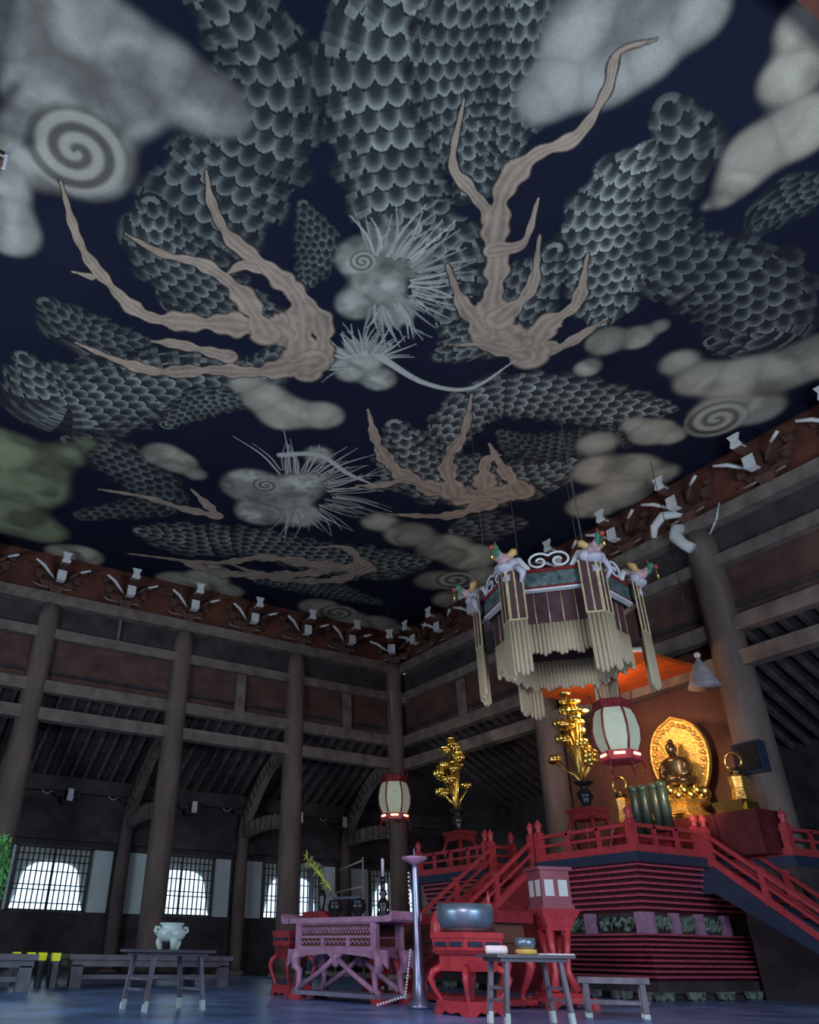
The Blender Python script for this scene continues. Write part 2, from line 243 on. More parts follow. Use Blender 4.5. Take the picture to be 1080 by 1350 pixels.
def paint_ceiling():
    st = .0175
    xs = np.arange(CX0, CX1+st, st); ys = np.arange(CY0, CY1+st, st); nx, ny = len(xs), len(ys)
    X, Y = np.meshgrid(xs, ys)
    rng = np.random.RandomState(3)
    def noise(scale, seed):
        r = np.random.RandomState(seed); gx = int((CX1-CX0)/scale)+3; gy = int((CY1-CY0)/scale)+3
        g = r.rand(gy, gx); u = (X-CX0)/scale; v = (Y-CY0)/scale; i = u.astype(int); j = v.astype(int); a = u-i; b = v-j
        a = a*a*(3-2*a); b = b*b*(3-2*b)
        return (g[j, i]*(1-a)+g[j, i+1]*a)*(1-b)+(g[j+1, i]*(1-a)+g[j+1, i+1]*a)*b
    n1 = noise(1.3, 1)*.6+noise(.5, 2)*.4; n2 = noise(.12, 4); n3 = noise(.3, 5)*.6+noise(.1, 6)*.4
    col = np.zeros((ny, nx, 3))
    col[:] = (.012, .017, .040)
    col += (n1[..., None]-.5)*np.array((.006, .008, .016))
    def smooth(pts, n=70):
        P = np.array(pts, float); P = np.vstack([2*P[0]-P[1], P, 2*P[-1]-P[-2]]); out = []
        m_ = len(P)-3
        for k in range(m_):
            for t in np.linspace(0, 1, max(4, n//m_), endpoint=False):
                p0, p1, p2, p3 = P[k:k+4]
                out.append(.5*((2*p1)+(-p0+p2)*t+(2*p0-5*p1+4*p2-p3)*t*t+(-p0+3*p1-3*p2+p3)*t**3))
        out.append(P[-2]); return np.array(out)
    def field(pts, pad=.25):
        """sub-window, distance over width, arclength, signed offset, width"""
        Q = smooth(pts); wmax = Q[:, 2].max()+pad
        x0, x1, y0, y1 = Q[:, 0].min()-wmax, Q[:, 0].max()+wmax, Q[:, 1].min()-wmax, Q[:, 1].max()+wmax
        i0, i1 = np.searchsorted(xs, [x0, x1]); j0, j1 = np.searchsorted(ys, [y0, y1])
        if i1-i0 < 2 or j1-j0 < 2: return None
        sl = (slice(j0, j1), slice(i0, i1)); x = X[sl]; y = Y[sl]
        best = np.full(x.shape, 9e9); T = np.zeros(x.shape); S = np.zeros(x.shape); W = np.ones(x.shape); L = 0
        for a, b in zip(Q[:-1], Q[1:]):
            dx, dy = b[0]-a[0], b[1]-a[1]; l = math.hypot(dx, dy)+1e-9
            t = np.clip(((x-a[0])*dx+(y-a[1])*dy)/l/l, 0, 1)
            ex = x-a[0]-t*dx; ey = y-a[1]-t*dy; d = np.hypot(ex, ey); w_ = np.maximum(a[2]+(b[2]-a[2])*t, .01)
            q = d/w_; k = q < best
            best = np.where(k, q, best); T = np.where(k, L+t*l, T); S = np.where(k, np.sign(dx*ey-dy*ex)*d, S); W = np.where(k, w_, W); L += l
        return sl, best, T, S, W
    def blend(sl, rgb, a): col[sl] = col[sl]*(1-a[..., None])+rgb*a[..., None]
    # scale-patterned ribbons
    for pts, br in BANDS:
        pts = [(*pts[0][:2], pts[0][2]*.45)]+list(pts[1:-1])+[(*pts[-1][:2], pts[-1][2]*.35)]
        r = field(pts)
        if r is None: continue
        sl, q, T, S, W = r
        wq = np.array([p[2] for p in pts]).max(); cell = max(.085, min(.30, wq*.36))
        rag = 1+.10*np.sin(T/cell*PI)
        u = T/cell; v = S/cell*1.15
        tone = np.full(u.shape, .06); 
        for k in (1, 0, -1):
            i = np.floor(u)+k
            off = .5*(np.mod(i, 2)); j = np.round(v-off)+off
            d = np.sqrt(((u-i-.1)*.95)**2+((v-j)*1.45)**2)
            ins = d < 1.0
            rnd = .75+.5*np.mod(np.sin(i*12.9+j*78.2)*437.5, 1)
            face = (.10+1.15*np.clip((d-.15)/.75, 0, 1)**2.4)*rnd
            rim = np.where(d > .91, .05, face)
            tone = np.where(ins & (u > i-.6), rim, tone)
        shade = np.clip(1.05-(q**2)*.75, .15, 1)
        tone = tone*shade*br*(.65+.7*n3[sl])
        rgb = tone[..., None]*np.array((.50, .58, .53))+np.array((.012, .017, .026))
        blend(sl, rgb, np.clip((rag-q)*10, 0, 1))
    # clouds
    for ci, lobes in enumerate(CLOUDS):
        P = np.array(lobes); pad = P[:, 2].max()*1.6
        i0, i1 = np.searchsorted(xs, [P[:, 0].min()-pad, P[:, 0].max()+pad]); j0, j1 = np.searchsorted(ys, [P[:, 1].min()-pad, P[:, 1].max()+pad])
        if i1-i0 < 2 or j1-j0 < 2: continue
        sl = (slice(j0, j1), slice(i0, i1)); x = X[sl]; y = Y[sl]
        ac = np.zeros(x.shape); kk = pad*.085; m2 = np.full(x.shape, -9.); m1 = np.full(x.shape, -9.)
        for a in lobes:
            dd = a[2]-np.hypot(x-a[0], y-a[1]); ac += np.exp(np.clip(dd/kk, -30, 30))
            m2 = np.where(dd > m1, m1, np.maximum(m2, dd)); m1 = np.maximum(m1, dd)
        m_ = kk*np.log(ac+1e-12); crease = np.clip((m1-m2)/(pad*.16), 0, 1)
        soft = np.clip(m_/(.16*pad+.03)+.30, 0, 1); soft = soft*soft*(3-2*soft)
        body = .50+.40*np.clip(m_/(pad*.42), 0, 1)**.7+.13*crease*np.clip(m_/(pad*.2), 0, 1)
        wv = n1[sl]+.25*np.sin(n1[sl]*14+n3[sl]*2); body *= .45+.75*np.clip(wv, 0, 1.2)+.08*n3[sl]
        tint = np.array((.56, .57, .47)) if ci != 8 else np.array((.36, .44, .27))
        if ci in (0, 1, 2): tint = np.array((.50, .53, .49))
        if ci == 12: body *= 1+.6*(n2[sl]-.5); tint = np.array((.50, .55, .48))
        if ci == 13: body *= 1+.6*(n2[sl]-.5); tint = np.array((.60, .66, .58))
        blend(sl, body[..., None]*tint, soft)
    # spray lines flying off the pale curls
    random.seed(21)
    for (sx_, sy_, r0_, r1_, a0_, a1_, nn) in SPRAY:
        for k in range(nn):
            a = a0_+(a1_-a0_)*(k+random.random()*.7)/nn; ra = r0_*random.uniform(.8, 1.1); rb = r1_*random.uniform(.7, 1.1); bend = random.uniform(-.22, .22)
            P3 = [(sx_+ra*math.cos(a), sy_+ra*math.sin(a), .026), (sx_+(ra+rb)/2*math.cos(a+bend*.4), sy_+(ra+rb)/2*math.sin(a+bend*.4), .022), (sx_+rb*math.cos(a+bend), sy_+rb*math.sin(a+bend), .006)]
            r = field(P3, .05)
            if r is None: continue
            sl, q, T, S, W = r
            blend(sl, np.array((.62, .68, .62))*random.uniform(.45, 1), np.clip((1-q)*3, 0, 1))
    for (cx_, cy_, r_) in SPIRALS:
        i0, i1 = np.searchsorted(xs, [cx_-r_*1.3, cx_+r_*1.3]); j0, j1 = np.searchsorted(ys, [cy_-r_*1.3, cy_+r_*1.3])
        if i1-i0 < 2 or j1-j0 < 2: continue
        sl = (slice(j0, j1), slice(i0, i1)); x = X[sl]-cx_; y = Y[sl]-cy_; d = np.hypot(x, y)/r_; a = np.arctan2(y, x)
        g = .5+.5*np.cos(2*PI*d*2.2-a); k = np.clip(g*1.5-.2, 0, 1)
        blend(sl, (.12+.50*k)[..., None]*np.array((.88, .92, .80)), np.clip((1.1-d)*5, 0, 1)*.75)
    # flame streaks: dark edge first, then the tan body with inner lines
    F = []
    for i, pts in enumerate(FLAMES):
        r = field(pts)
        if r is None: continue
        sl, q, T, S, W = r
        wob = 1+.28*np.sin(T*7+i)*np.clip(W*6, 0, 1)+.15*np.sin(T*17+i*2)
        F.append((sl, q/wob*2.0*1.0, T, S, W)); q2 = q/wob*1.55
        blend(sl, np.array((.02, .02, .022)), np.clip((1+.022/W*1.5-q2)*8, 0, 1)*.85)
    for sl, q, T, S, W in F:
        q2 = q*.775
        tone = .80+.25*np.sin(q2*9+3*n3[sl])*.5+.5*(n3[sl]-.5)
        tone *= np.where(q2 > .82, .75, 1)
        blend(sl, tone[..., None]*np.array((.56, .47, .37)), np.clip((1-q2)*6, 0, 1))
    for pts in WISPS:
        r = field(pts)
        if r is None: continue
        sl, q, T, S, W = r
        blend(sl, np.array((.60, .66, .60)), np.clip((1-q*1.3)*3, 0, 1))
    col *= (1+.16*(rng.rand(ny, nx)-.5))[..., None]
    col = np.clip(col, 0, 1)
    nv = nx*ny; co = np.empty((nv+8, 3)); co[:nv, 0] = X.ravel(); co[:nv, 1] = Y.ravel(); co[:nv, 2] = 0
    x0, x1, y0, y1 = xs[0], xs[-1], ys[0], ys[-1]
    co[nv:] = [(x0, y0, .002), (x1, y0, .002), (x1, y1, .002), (x0, y1, .002), (x0, y0, .05), (x1, y0, .05), (x1, y1, .05), (x0, y1, .05)]
    idx = np.arange(nv).reshape(ny, nx)
    q = np.stack([idx[:-1, :-1], idx[1:, :-1], idx[1:, 1:], idx[:-1, 1:]], -1).reshape(-1, 4)
    b_ = nv+np.array([(0, 3, 2, 1), (4, 5, 6, 7), (0, 1, 5, 4), (1, 2, 6, 5), (2, 3, 7, 6), (3, 0, 4, 7)])
    q = np.vstack([q, b_])
    me = bpy.data.meshes.new('ceiling_painting'); me.vertices.add(len(co)); me.vertices.foreach_set('co', co.ravel())
    me.loops.add(q.size); me.loops.foreach_set('vertex_index', q.ravel().astype(np.int32))
    me.polygons.add(len(q)); me.polygons.foreach_set('loop_start', np.arange(0, q.size, 4, dtype=np.int32))
    me.update(calc_edges=True)
    at = me.color_attributes.new('pigment', 'FLOAT_COLOR', 'POINT')
    rgba = np.ones((len(co), 4), dtype=np.float32); rgba[:nv, :3] = col.reshape(-1, 3); rgba[nv:, :3] = .02
    at.data.foreach_set('color', rgba.ravel())
    M = bpy.data.materials.new('ceiling_pigment'); M.use_nodes = True; nt = M.node_tree; b = nt.nodes['Principled BSDF']
    a = nt.nodes.new('ShaderNodeAttribute'); a.attribute_name = 'pigment'
    nt.links.new(a.outputs['Color'], b.inputs['Base Color']); b.inputs['Roughness'].default_value = .8; b.inputs['Specular IOR Level'].default_value = .15
    me.materials.append(M)
    o = bpy.data.objects.new('ceiling_painting', me); C.objects.link(o); o.location = (0, 0, CZ)
    tag(o, 'huge dark blue ceiling painting of pale clouds, scaly ribbons and tan flames', 'painting')
paint_ceiling()

# outer walls
struct(MB().span((-5, -3, 0), (-4.8, 24, 10)).build('wall_west', DARK))
struct(MB().span((-5, -3, 0), (18.2, -2.8, 10)).build('wall_south', DARK))
struct(MB().span((17.9, -3, 0), (18.1, 24, 6.5)).build('wall_east', DARK))
struct(MB().span((-5, -3, 10.3), (18.2, 1.3, 10.5)).span((-5, -3, 10.3), (-1.0, 24, 10.5)).build('trim_1', DARK))   # boards closing the near aisles
YO = 23.6
wn = MB(); wn.span((-5, YO, 0), (18.2, YO+.2, 1.46)).span((-5, YO, 3.02), (18.2, YO+.2, 6.6))
for xc in (.9, 2.77, 6.55, 10.2, 13.9): wn.span((xc-.2, YO, 1.46), (xc+.2, YO+.2, 3.02))
wnorth = struct(wn.build('wall_north', DARK))
WX = (-1.1, 4.72, 8.42, 12.1)
for i, xc in enumerate(WX[1:]+(16.0,)):
    for sx in (-1, 1):
        x0 = xc+sx*1.0; x1 = xc+sx*1.72
        MB().span((min(x0, x1)+.03, YO+.03, 1.46), (max(x0, x1), YO+.1, 3.02)).build('plaster_panel', PLAST, wnorth)
MB().span((-5, YO+.03, 1.46), (.7, YO+.1, 3.02)).build('plaster_panel', PLAST, wnorth)
MB().span((1.1, YO+.03, 1.46), (2.6, YO+.1, 3.02)).build('plaster_panel', PLAST, wnorth)
def cusp(w0=.97, h=1.14):
    R = []
    for t in np.linspace(0, 1, 12): R.append((w0-.20*t**.6*1.0+.0, t*h*.62))
    for t in np.linspace(.12, 1, 10): R.append(((w0-.20)*(math.cos(t*PI/2))**.62, h*.62+h*.38*math.sin(t*PI/2)))
    return R+[(-x, y) for x, y in R[::-1][1:]]
for wi, xc in enumerate((4.72, 8.42, 12.1, 16.0)):
    win = bpy.data.objects.new('window_%d' % (wi+1), None); C.objects.link(win); win.location = (xc, YO, 1.46); struct(win)
    win['label'] = ['bright bell-shaped lattice window at far left', 'bright bell-shaped lattice window right of the second column', 'bright bell-shaped window half hidden by the third column', 'window hidden in the corner'][wi]
    MB().prism(cusp(), (0, .02, .04), (1, 0, 0), (0, 0, 1), .03).build('pane', SKYP, win)
    MB().span((-.99, .05, 0), (.99, .1, 1.56)).build('paper_panel', SHOJI, win)
    l = MB()
    for k in range(15):
        x = -.98+k*1.96/14; l.box((x, -.03, .78), (.034 if k % 7 else .07, .03, 1.56))
    for z in (0.02, .18, .5, .62, .95, 1.2, 1.38, 1.54): l.box((0, -.03, z), (1.98, .03, .026))
    l.build('lattice', LATT, win)
    f = MB(); f.box((0, -.03, -.02), (2.1, .09, .06)); f.box((0, -.03, 1.58), (2.1, .09, .06)); f.box((-1.01, -.03, .78), (.06, .09, 1.6)); f.box((1.01, -.03, .78), (.06, .09, 1.6))
    f.build('window_frame', LATT, win)
# boarded upper walls of the hall
struct(MB().span((-1.3, YN+.02, 8.85), (XW+.3, YN+.1, 10.05)).build('trim_2', COVE))
struct(MB().span((XW+.02, 1.1, 8.85), (XW+.1, YN+.3, 10.05)).build('trim_3', COVE))
struct(MB().span((CX0-.15, 1.1, 9.3), (CX0-.03, YN, 10.05)).build('trim_4', COVE))
struct(MB().span((-1.3, CY0-.15, 9.3), (XW, CY0-.03, 10.05)).build('trim_5', COVE))
ub = MB(); ub.span((-1.3, YN+.08, 6.5), (XW+.3, YN+.14, 7.7)); struct(ub.build('trim_6', BOARD))
struct(MB().span((-1.3, YN+.08, 7.9), (XW+.3, YN+.14, 8.6)).build('trim_7', DARK))
struct(MB().span((XW+.08, 1.1, 6.5), (XW+.14, YN+.3, 7.7)).build('trim_8', BOARD))
struct(MB().span((XW+.08, 1.1, 7.9), (XW+.14, YN+.3, 8.6)).build('trim_9', DARK))
# aisle roofs (sloping boards) behind the beams
def roof(name, a, b, c, d):
    q = MB(); q.add([a, b, c, d]+[(p[0], p[1], p[2]+.06) for p in (a, b, c, d)], [(0, 1, 2, 3), (4, 5, 6, 7), (0, 1, 5, 4), (1, 2, 6, 5), (2, 3, 7, 6), (3, 0, 4, 7)])
    struct(q.build(name, DARK))
roof('trim_10', (-1.3, YN, 6.75), (XW, YN, 6.75), (18, YO+.1, 4.85), (-5, YO+.1, 4.85))
roof('trim_11', (XW, 1.1, 6.75), (XW, YN, 6.75), (18, YO+.1, 4.85), (18, -3, 4.85))

# columns
def column(x, y, h, r, label, group=None, name='timber_column'):
    t = thing(name, label, 'column', (x, y, 0), 0, group)
    MB().lathe([(r*.9, .12), (r*1.0, .5), (r, h*.55), (r*.9, h-.4), (r*.78, h)], n=24).build('shaft', WOOD, t)
    MB().lathe([(r*1.55, 0), (r*1.55, .06), (r*1.2, .13)], n=24).build('base_stone', BEAM, t)
    return t
cols = [column(2.77, YN, 8.55, .30, 'tall round timber column at the left edge of the picture'),
        column(6.55, YN, 8.55, .30, 'tall round timber column between the first and second bright windows'),
        column(10.2, YN, 8.55, .30, 'tall round timber column crossing the third bright window'),
        column(13.75, YN-.1, 8.85, .27, 'tall reddish corner column behind the small hanging lantern'),
        column(XW, 13.8, 8.55, .32, 'tall timber column behind the large gold flowers'),
        column(XW, 8.62, 8.55, .36, 'thick timber column right of the golden Buddha'),
        column(XW, 3.5, 8.55, .34, 'timber column beyond the right edge')]
for (x, l) in ((2.77, 'slim outer wall column far left'), (6.55, 'slim outer wall column right of the first window'), (10.2, 'slim outer wall column right of the second window'), (13.9, 'slim outer wall column behind the pale altar table')):
    column(x, YO-.3, 4.11, .19, l, name='wall_column')
# beams: north (left) side and east (right) side, one object per level
NL = 'along the left wall'; EL = 'along the right wall'
for z0, z1, y, th, d in ((8.55, 8.85, YN, .42, 'top plate carrying the brackets'), (7.62, 7.88, YN-.05, .22, 'upper tie beam'), (6.2, 6.5, YN-.05, .26, 'grey middle beam over the slatted gap'), (5.5, 5.8, YN-.05, .3, 'lowest beam under the slatted gap')):
    o = MB().box(((XW-1.3)/2, y, (z0+z1)/2), (XW+1.3, th, z1-z0)).build('tie_beam', BEAM); tag(o, 'long %s %s' % (d, NL), 'beam')
    o = MB().box((XW+(y-YN)*1.0, 10.4, (z0+z1)/2), (th, 18.8, z1-z0)).build('tie_beam', BEAM); tag(o, 'long %s %s' % (d, EL), 'beam')
for x, z0, z1, l in ((4.65, 7.9, 8.52, 'short pale strut high between first and second columns'), (8.4, 6.52, 7.6, 'wide brown strut above the middle beam past second column'), (12.0, 6.52, 7.6, 'dim brown strut above the middle beam near the corner')):
    tag(MB().box((x, YN-.03, (z0+z1)/2), (.07 if z0 > 7.8 else .28, .12, z1-z0)).build('strut', BEAM), l, 'strut')
tag(MB().box((XW-.03, 17, 7.05), (.12, .28, 1.05)).build('strut', BEAM), 'dim strut on the right wall left of the hanging canopy', 'strut')
# rafters of the aisles
r0 = MB().bar((0, YN+.2, 6.62), (0, YO, 4.78), .09, .12).build('rafter', RAFT)
tag(r0, 'thin sloping rafter of the aisle roof behind the left colonnade', 'rafter', 'aisle rafters left side'); r0.location = (-.6, 0, 0)
for k in range(1, 40):
    o = r0.copy(); C.objects.link(o); o.location = (-.6+k*.38, 0, 0)
r1 = MB().bar((XW+.2, 0, 6.62), (17.9, 0, 4.78), .09, .12).build('rafter', RAFT)
tag(r1, 'thin sloping rafter of the aisle roof behind the right colonnade', 'rafter', 'aisle rafters right side'); r1.location = (0, 3.6, 0)
for k in range(1, 43):
    o = r1.copy(); C.objects.link(o); o.location = (0, 3.6+k*.38, 0)
# curved shrimp beams and straight ties from colonnade to outer wall
def shrimp(x, lab):
    b = MB(); N = 14
    for i in range(N):
        def P(t): return Vector((x, YN+.25+t*2.9, 5.55-.25*(1-math.cos(t*PI))-1.05*t**1.6+.35*math.sin(t*PI)))
        b.bar(P(i/N), P((i+1.15)/N), .22, .34)
    tag(b.build('curved_beam', BEAM), 'curved aisle beam arching from '+lab, 'beam')
    b = MB()
    for i in range(8):
        def Q(t): return (x, YN+.25+t*3.0, 3.75+.12*math.sin(t*PI))
        b.bar(Q(i/8), Q((i+1.1)/8), .2, .36)
    tag(b.build('aisle_tie_beam', BEAM), 'low straight aisle tie from '+lab, 'beam')
for x, lab in ((2.77, 'the leftmost column'), (6.55, 'the column between the first two windows'), (10.2, 'the column crossing the third window'), (13.9, 'the corner column')): shrimp(x, lab)
tag(MB().box((6.5, YO-.15, 4.65), (23, .22, .4)).build('wall_plate', DARK), 'dark wall plate above the windows', 'beam')
tag(MB().box((6.5, YO-.12, 3.35), (23, .16, .3)).build('head_rail', DARK), 'dark head rail just over the windows', 'beam')
# small white-nosed blocks on the outer wall
nb = thing('small_bracket', 'x', 'bracket', (2.9, YO-.3, 4.12))
MB().box((0, .05, .08), (.34, .3, .14), taper=.7).box((0, .05, .24), (.8, .14, .12), taper=.8).box((0, -.1, .24), (.16, .5, .14)).build('bracket_arm', DARK, nb)
MB().box((0, -.36, .26), (.15, .03, .2)).box((0, -.36, .1), (.19, .03, .12), taper=.8).build('white_nose', WHITE, nb)
wv = MB(); wv.tube([(-.95+.1*i, .1, .34+.07*math.sin(i*1.3)+.05*math.cos(i*.6)) for i in range(7)], .011, 6); wv.build('white_edge_line', PLAST, nb)
BX = [2.9, 4.72, 6.6, 8.4, 10.2, 12.0, 13.65]
LB = ['above the left edge plant', 'above the first window', 'over the outer column right of first window', 'above the second window', 'over the outer column right of second window', 'above the third window', 'above the altar table plume']
nb['label'] = 'small white-nosed wall bracket '+LB[0]
for x, l in zip(BX[1:], LB[1:]): dup(nb, (x, YO-.3, 4.12), 0, 'small white-nosed wall bracket '+l)

# large bracket sets under the ceiling edge
def make_bracket():
    t = thing('bracket_set', 'x', 'bracket')     # -Y is into the hall
    MB().box((0, -.05, .09), (.42, .4, .18), taper=.7).build('bearing_block', BRK, t)
    MB().box((0, -.02, .26), (.95, .15, .16), taper=.8).box((0, -.02, .56), (1.25, .15, .15), taper=.85).build('cross_arm', BRK, t)
    b = MB(); b.box((0, -.25, .3), (.17, .75, .19)); b.box((0, -.4, .62), (.17, 1.0, .17)); b.box((0, -.3, .46), (.24, .24, .12), taper=.75); b.build('projecting_arm', BRK, t)
    MB().box((0, -.645, .34), (.23, .04, .25)).box((0, -.56, .2), (.2, .2, .02)).build('white_arm_end', WHITE, t)
    h = MB(); h.prism([(-.12, -.13), (.12, -.13), (.075, 0), (.13, .13), (-.13, .13), (-.075, 0)], (0, -.93, .74), (1, 0, 0), (0, 0, 1), .05); h.box((0, -.85, .6), (.2, .18, .03)); h.build('white_upper_block', WHITE, t)
    for sx in (-1, 1):
        g = MB(); pts = [(sx*.12, -.25, .38), (sx*.3, -.42, .45), (sx*.48, -.52, .58), (sx*.72, -.62, .66)]
        g.tube(pts, [.05, .05, .05, .04], 8); g.build('diagonal_arm', BRK, t)
        pw = [(p[0], p[1]-.045, p[2]-.035) for p in pts[1:]] if sx > 0 else [(p[0], p[1]-.045, p[2]-.035) for p in pts]
        MB().tube(pw if sx < 0 else pw[1:], [.032, .035, .045, .03][:len(pw if sx < 0 else pw[1:])], 8).build('white_edge', WHITE, t)
        MB().box((sx*.5, -.06, .42), (.2, .2, .12), taper=.7).build('side_block', BRK, t); MB().box((sx*.62, -.06, .72), (.22, .22, .12), taper=.7).build('side_block', BRK, t)
    MB().tube([(-.62, -.1, .2), (-.45, -.16, .12), (-.2, -.16, .12)], .03, 6).build('lower_wing', PINKB, t); MB().tube([(.2, -.16, .14), (.42, -.16, .16)], .03, 6).build('lower_wing', PINKB, t)
    return t
br = make_bracket(); Z = 8.87
N_ = [2.78, 4.68, 6.56, 8.45, 10.25, 11.85]
desc = ['above the leftmost column', 'between the first and second columns', 'above the second column', 'between the second and third columns', 'above the third column', 'between the third column and the corner']
br.location = (.9, YN, Z); br['label'] = 'bracket set at the far left edge, white tips below the ceiling'
for x, d in zip(N_, desc): dup(br, (x, YN, Z), 0, 'white-tipped bracket set on left wall '+d)
E_ = [(18.45, 'nearest the far corner'), (17.2, 'second from the far corner'), (15.6, 'left of the hanging canopy'), (13.8, 'above the flower column'), (12.1, 'behind the canopy birds'), (10.35, 'just right of the canopy'), (8.66, 'above the thick Buddha column'), (6.8, 'right of the thick column'), (5.0, 'at the right edge')]
for y, d in E_: dup(br, (XW, y, Z), -PI/2, 'white-tipped bracket set on right wall '+d)
dup(br, (CX0-.42, 7.6, Z), PI/2, 'bracket set poking in at the upper left edge')
cb = dup(br, (13.75, YN-.25, Z-.05), -PI/4, 'dense corner bracket set where the two walls meet')
# carved white nosing on the thick column
t = thing('carved_nosing', 'white curved carved nosing on top of the thick column', 'carving', (XW, 8.62, 8.3))
MB().tube([(0, .1, .72), (-.25, .2, .82), (-.5, .42, .78), (-.62, .6, .55), (-.6, .68, .32)], [.08, .1, .1, .09, .06], 10).build('curl', WHITE, t)
MB().tube([(-.1, .25, .5), (-.3, .3, .42), (-.42, .28, .2), (-.42, .12, -.05), (-.4, -.02, -.2)], [.13, .14, .14, .12, .12], 10).build('trunk', WHITE, t)
MB().tube([(-.1, -.3, .1), (-.2, -.6, .3), (-.2, -.75, .62)], [.02, .03, .015], 8).build('tendril', PLAST, t)

# ------------------------------------------------------------------ altar platforms
def knob_post(b, x, y, z, h, w=.11):
    b.box((x, y, z+h/2), (w, w, h)); b.lathe([(w*.35, 0), (w*.5, .03), (w*.3, .06), (w*.55, .1), (w*.5, .16), (w*.12, .22), (.001, .25)], (x, y, z+h), 12)
def railing(par, pts, z, posts, hgt=.42):
    r = MB(); m_ = MB(); bt = MB()
    for a, b in zip(pts[:-1], pts[1:]):
        L = math.hypot(b[0]-a[0], b[1]-a[1]); n = max(1, round(L/.62))
        bt.bar((*a, z+.06), (*b, z+.06), .12, .12)
        r.bar((*a, z+hgt), (*b, z+hgt), .06, .06); m_.bar((*a, z+.26), (*b, z+.26), .045, .045)
        for k in range(1, n):
            x = a[0]+(b[0]-a[0])*k/n; y = a[1]+(b[1]-a[1])*k/n; m_.box((x, y, z+.25), (.06, .06, .36))
    bt.build('bottom_rail', RED, par); r.build('top_rail', RED, par); m_.build('middle_rail', RED, par)
    for p in posts:
        b = MB(); knob_post(b, p[0], p[1], z, hgt+.08, .13); b.build('post', RED, par)
def stepped_body(par, x0, x1, y0, y1, zt, mat_m):
    def slab(b, ins, z0, z1): b.span((x0+ins, y0+ins, z0), (x1, y1, z1))
    b = MB(); q = MB(); n = 8; za, zb = 1.22, zt-.16
    for k in range(n):
        z = zb-(k+1)*(zb-za)/n; h = (zb-za)/n
        ins = .10+.26*(k/(n-1))**1.3
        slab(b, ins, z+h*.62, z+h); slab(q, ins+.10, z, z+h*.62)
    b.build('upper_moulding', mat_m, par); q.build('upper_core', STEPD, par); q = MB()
    b = MB(); n = 9; za, zb = .26, .92
    for k in range(n):
        h = (zb-za)/n; z = zb-(k+1)*h; ins = .34-.26*(k/(n-1))**1.1
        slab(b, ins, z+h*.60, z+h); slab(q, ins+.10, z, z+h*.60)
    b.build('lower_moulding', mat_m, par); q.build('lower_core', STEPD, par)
    b = MB(); slab(b, .46, .92, 1.22); slab(b, .12, .1, .26); slab(b, .2, 0, .1); b.build('core', DARK, par)
    for k in range(6):
        f = MB(); x = x0+.2+k*(x1-x0-.4)/5; f.prism([(-.2, .12), (-.16, .02), (-.06, 0), (0, .05), (.06, 0), (.16, .02), (.2, .12)], (x, y0+.1, 0), (1, 0, 0), (0, 0, 1), .08); f.build('carved_foot_board', CARV, par)
    for k in range(4):
        f = MB(); y = y0+.2+k*(y1-y0-.4)/3; f.prism([(-.2, .12), (-.16, .02), (-.06, 0), (0, .05), (.06, 0), (.16, .02), (.2, .12)], (x0+.1, y, 0), (0, 1, 0), (0, 0, 1), .08); f.build('carved_foot_board', CARV, par)
    b = MB(); b.span((x0-.03, y0-.03, zt-.15), (x1+.03, y1+.03, zt)); b.build('deck_edge', NAVY, par)
    b = MB(); b.span((x0+.02, y0+.02, zt), (x1-.02, y1-.02, zt+.02)); b.build('deck', REDD, par)
def carved(par, c, ax, wd, seed):
    random.seed(seed); b = MB(); ax = Vector(ax); nrm = ax.cross(Vector((0, 0, 1)))
    for k in range(16):
        p = Vector(c)+ax*random.uniform(-.42, .42)*wd+Vector((0, 0, random.uniform(-.09, .09)))+nrm*random.uniform(-.01, .04)
        b.ball(p, random.uniform(.035, .075), 10, (1.2, 1.2, .75))
    for k in range(5):
        p = Vector(c)+ax*(k-2)*wd*.18; b.tube([p+nrm*.04+Vector((0, 0, -.1)), p+nrm*.07+ax*.05, p+nrm*.05+ax*.14+Vector((0, 0, .09))], .022, 7)
    b.build('carved_panel', CARV, par)

A1 = thing('altar_platform', 'large red lacquered stepped altar platform carrying the golden Buddha', 'altar', (0, 0, 0))
ZT = 2.08
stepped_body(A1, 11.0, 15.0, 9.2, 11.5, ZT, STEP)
for y in (9.62, 10.72, 11.4): MB().box((11.36, y, 1.07), (.14, .16, .31)).build('waist_post', PINK, A1)
for x in (11.5, 12.1, 12.72, 13.4, 14.2): MB().box((x, 9.58, 1.07), (.14, .12, .31)).build('waist_post', PINK, A1)
carved(A1, (11.46, 10.18, 1.07), (0, -1, 0), .85, 1); carved(A1, (11.8, 9.66, 1.07), (1, 0, 0), .5, 2); carved(A1, (12.42, 9.66, 1.07), (1, 0, 0), .5, 3); carved(A1, (11.46, 11.08, 1.07), (0, -1, 0), .5, 4)
carved(A1, (13.05, 9.66, 1.07), (1, 0, 0), .5, 5)
railing(A1, [(11.06, 11.42), (11.06, 9.27), (12.72, 9.27)], ZT, [(11.06, 11.42), (11.06, 9.27), (12.72, 9.27)])
MB().span((13.5, 8.1, 0), (15.0, 9.2, 1.93)).build('rear_wing', DARK, A1)
MB().span((13.48, 8.07, 1.93), (15.0, 9.2, ZT)).build('rear_wing_edge', NAVY, A1)
railing(A1, [(13.54, 9.2), (13.54, 8.14), (14.9, 8.14)], ZT, [(13.54, 8.14), (14.9, 8.14)])

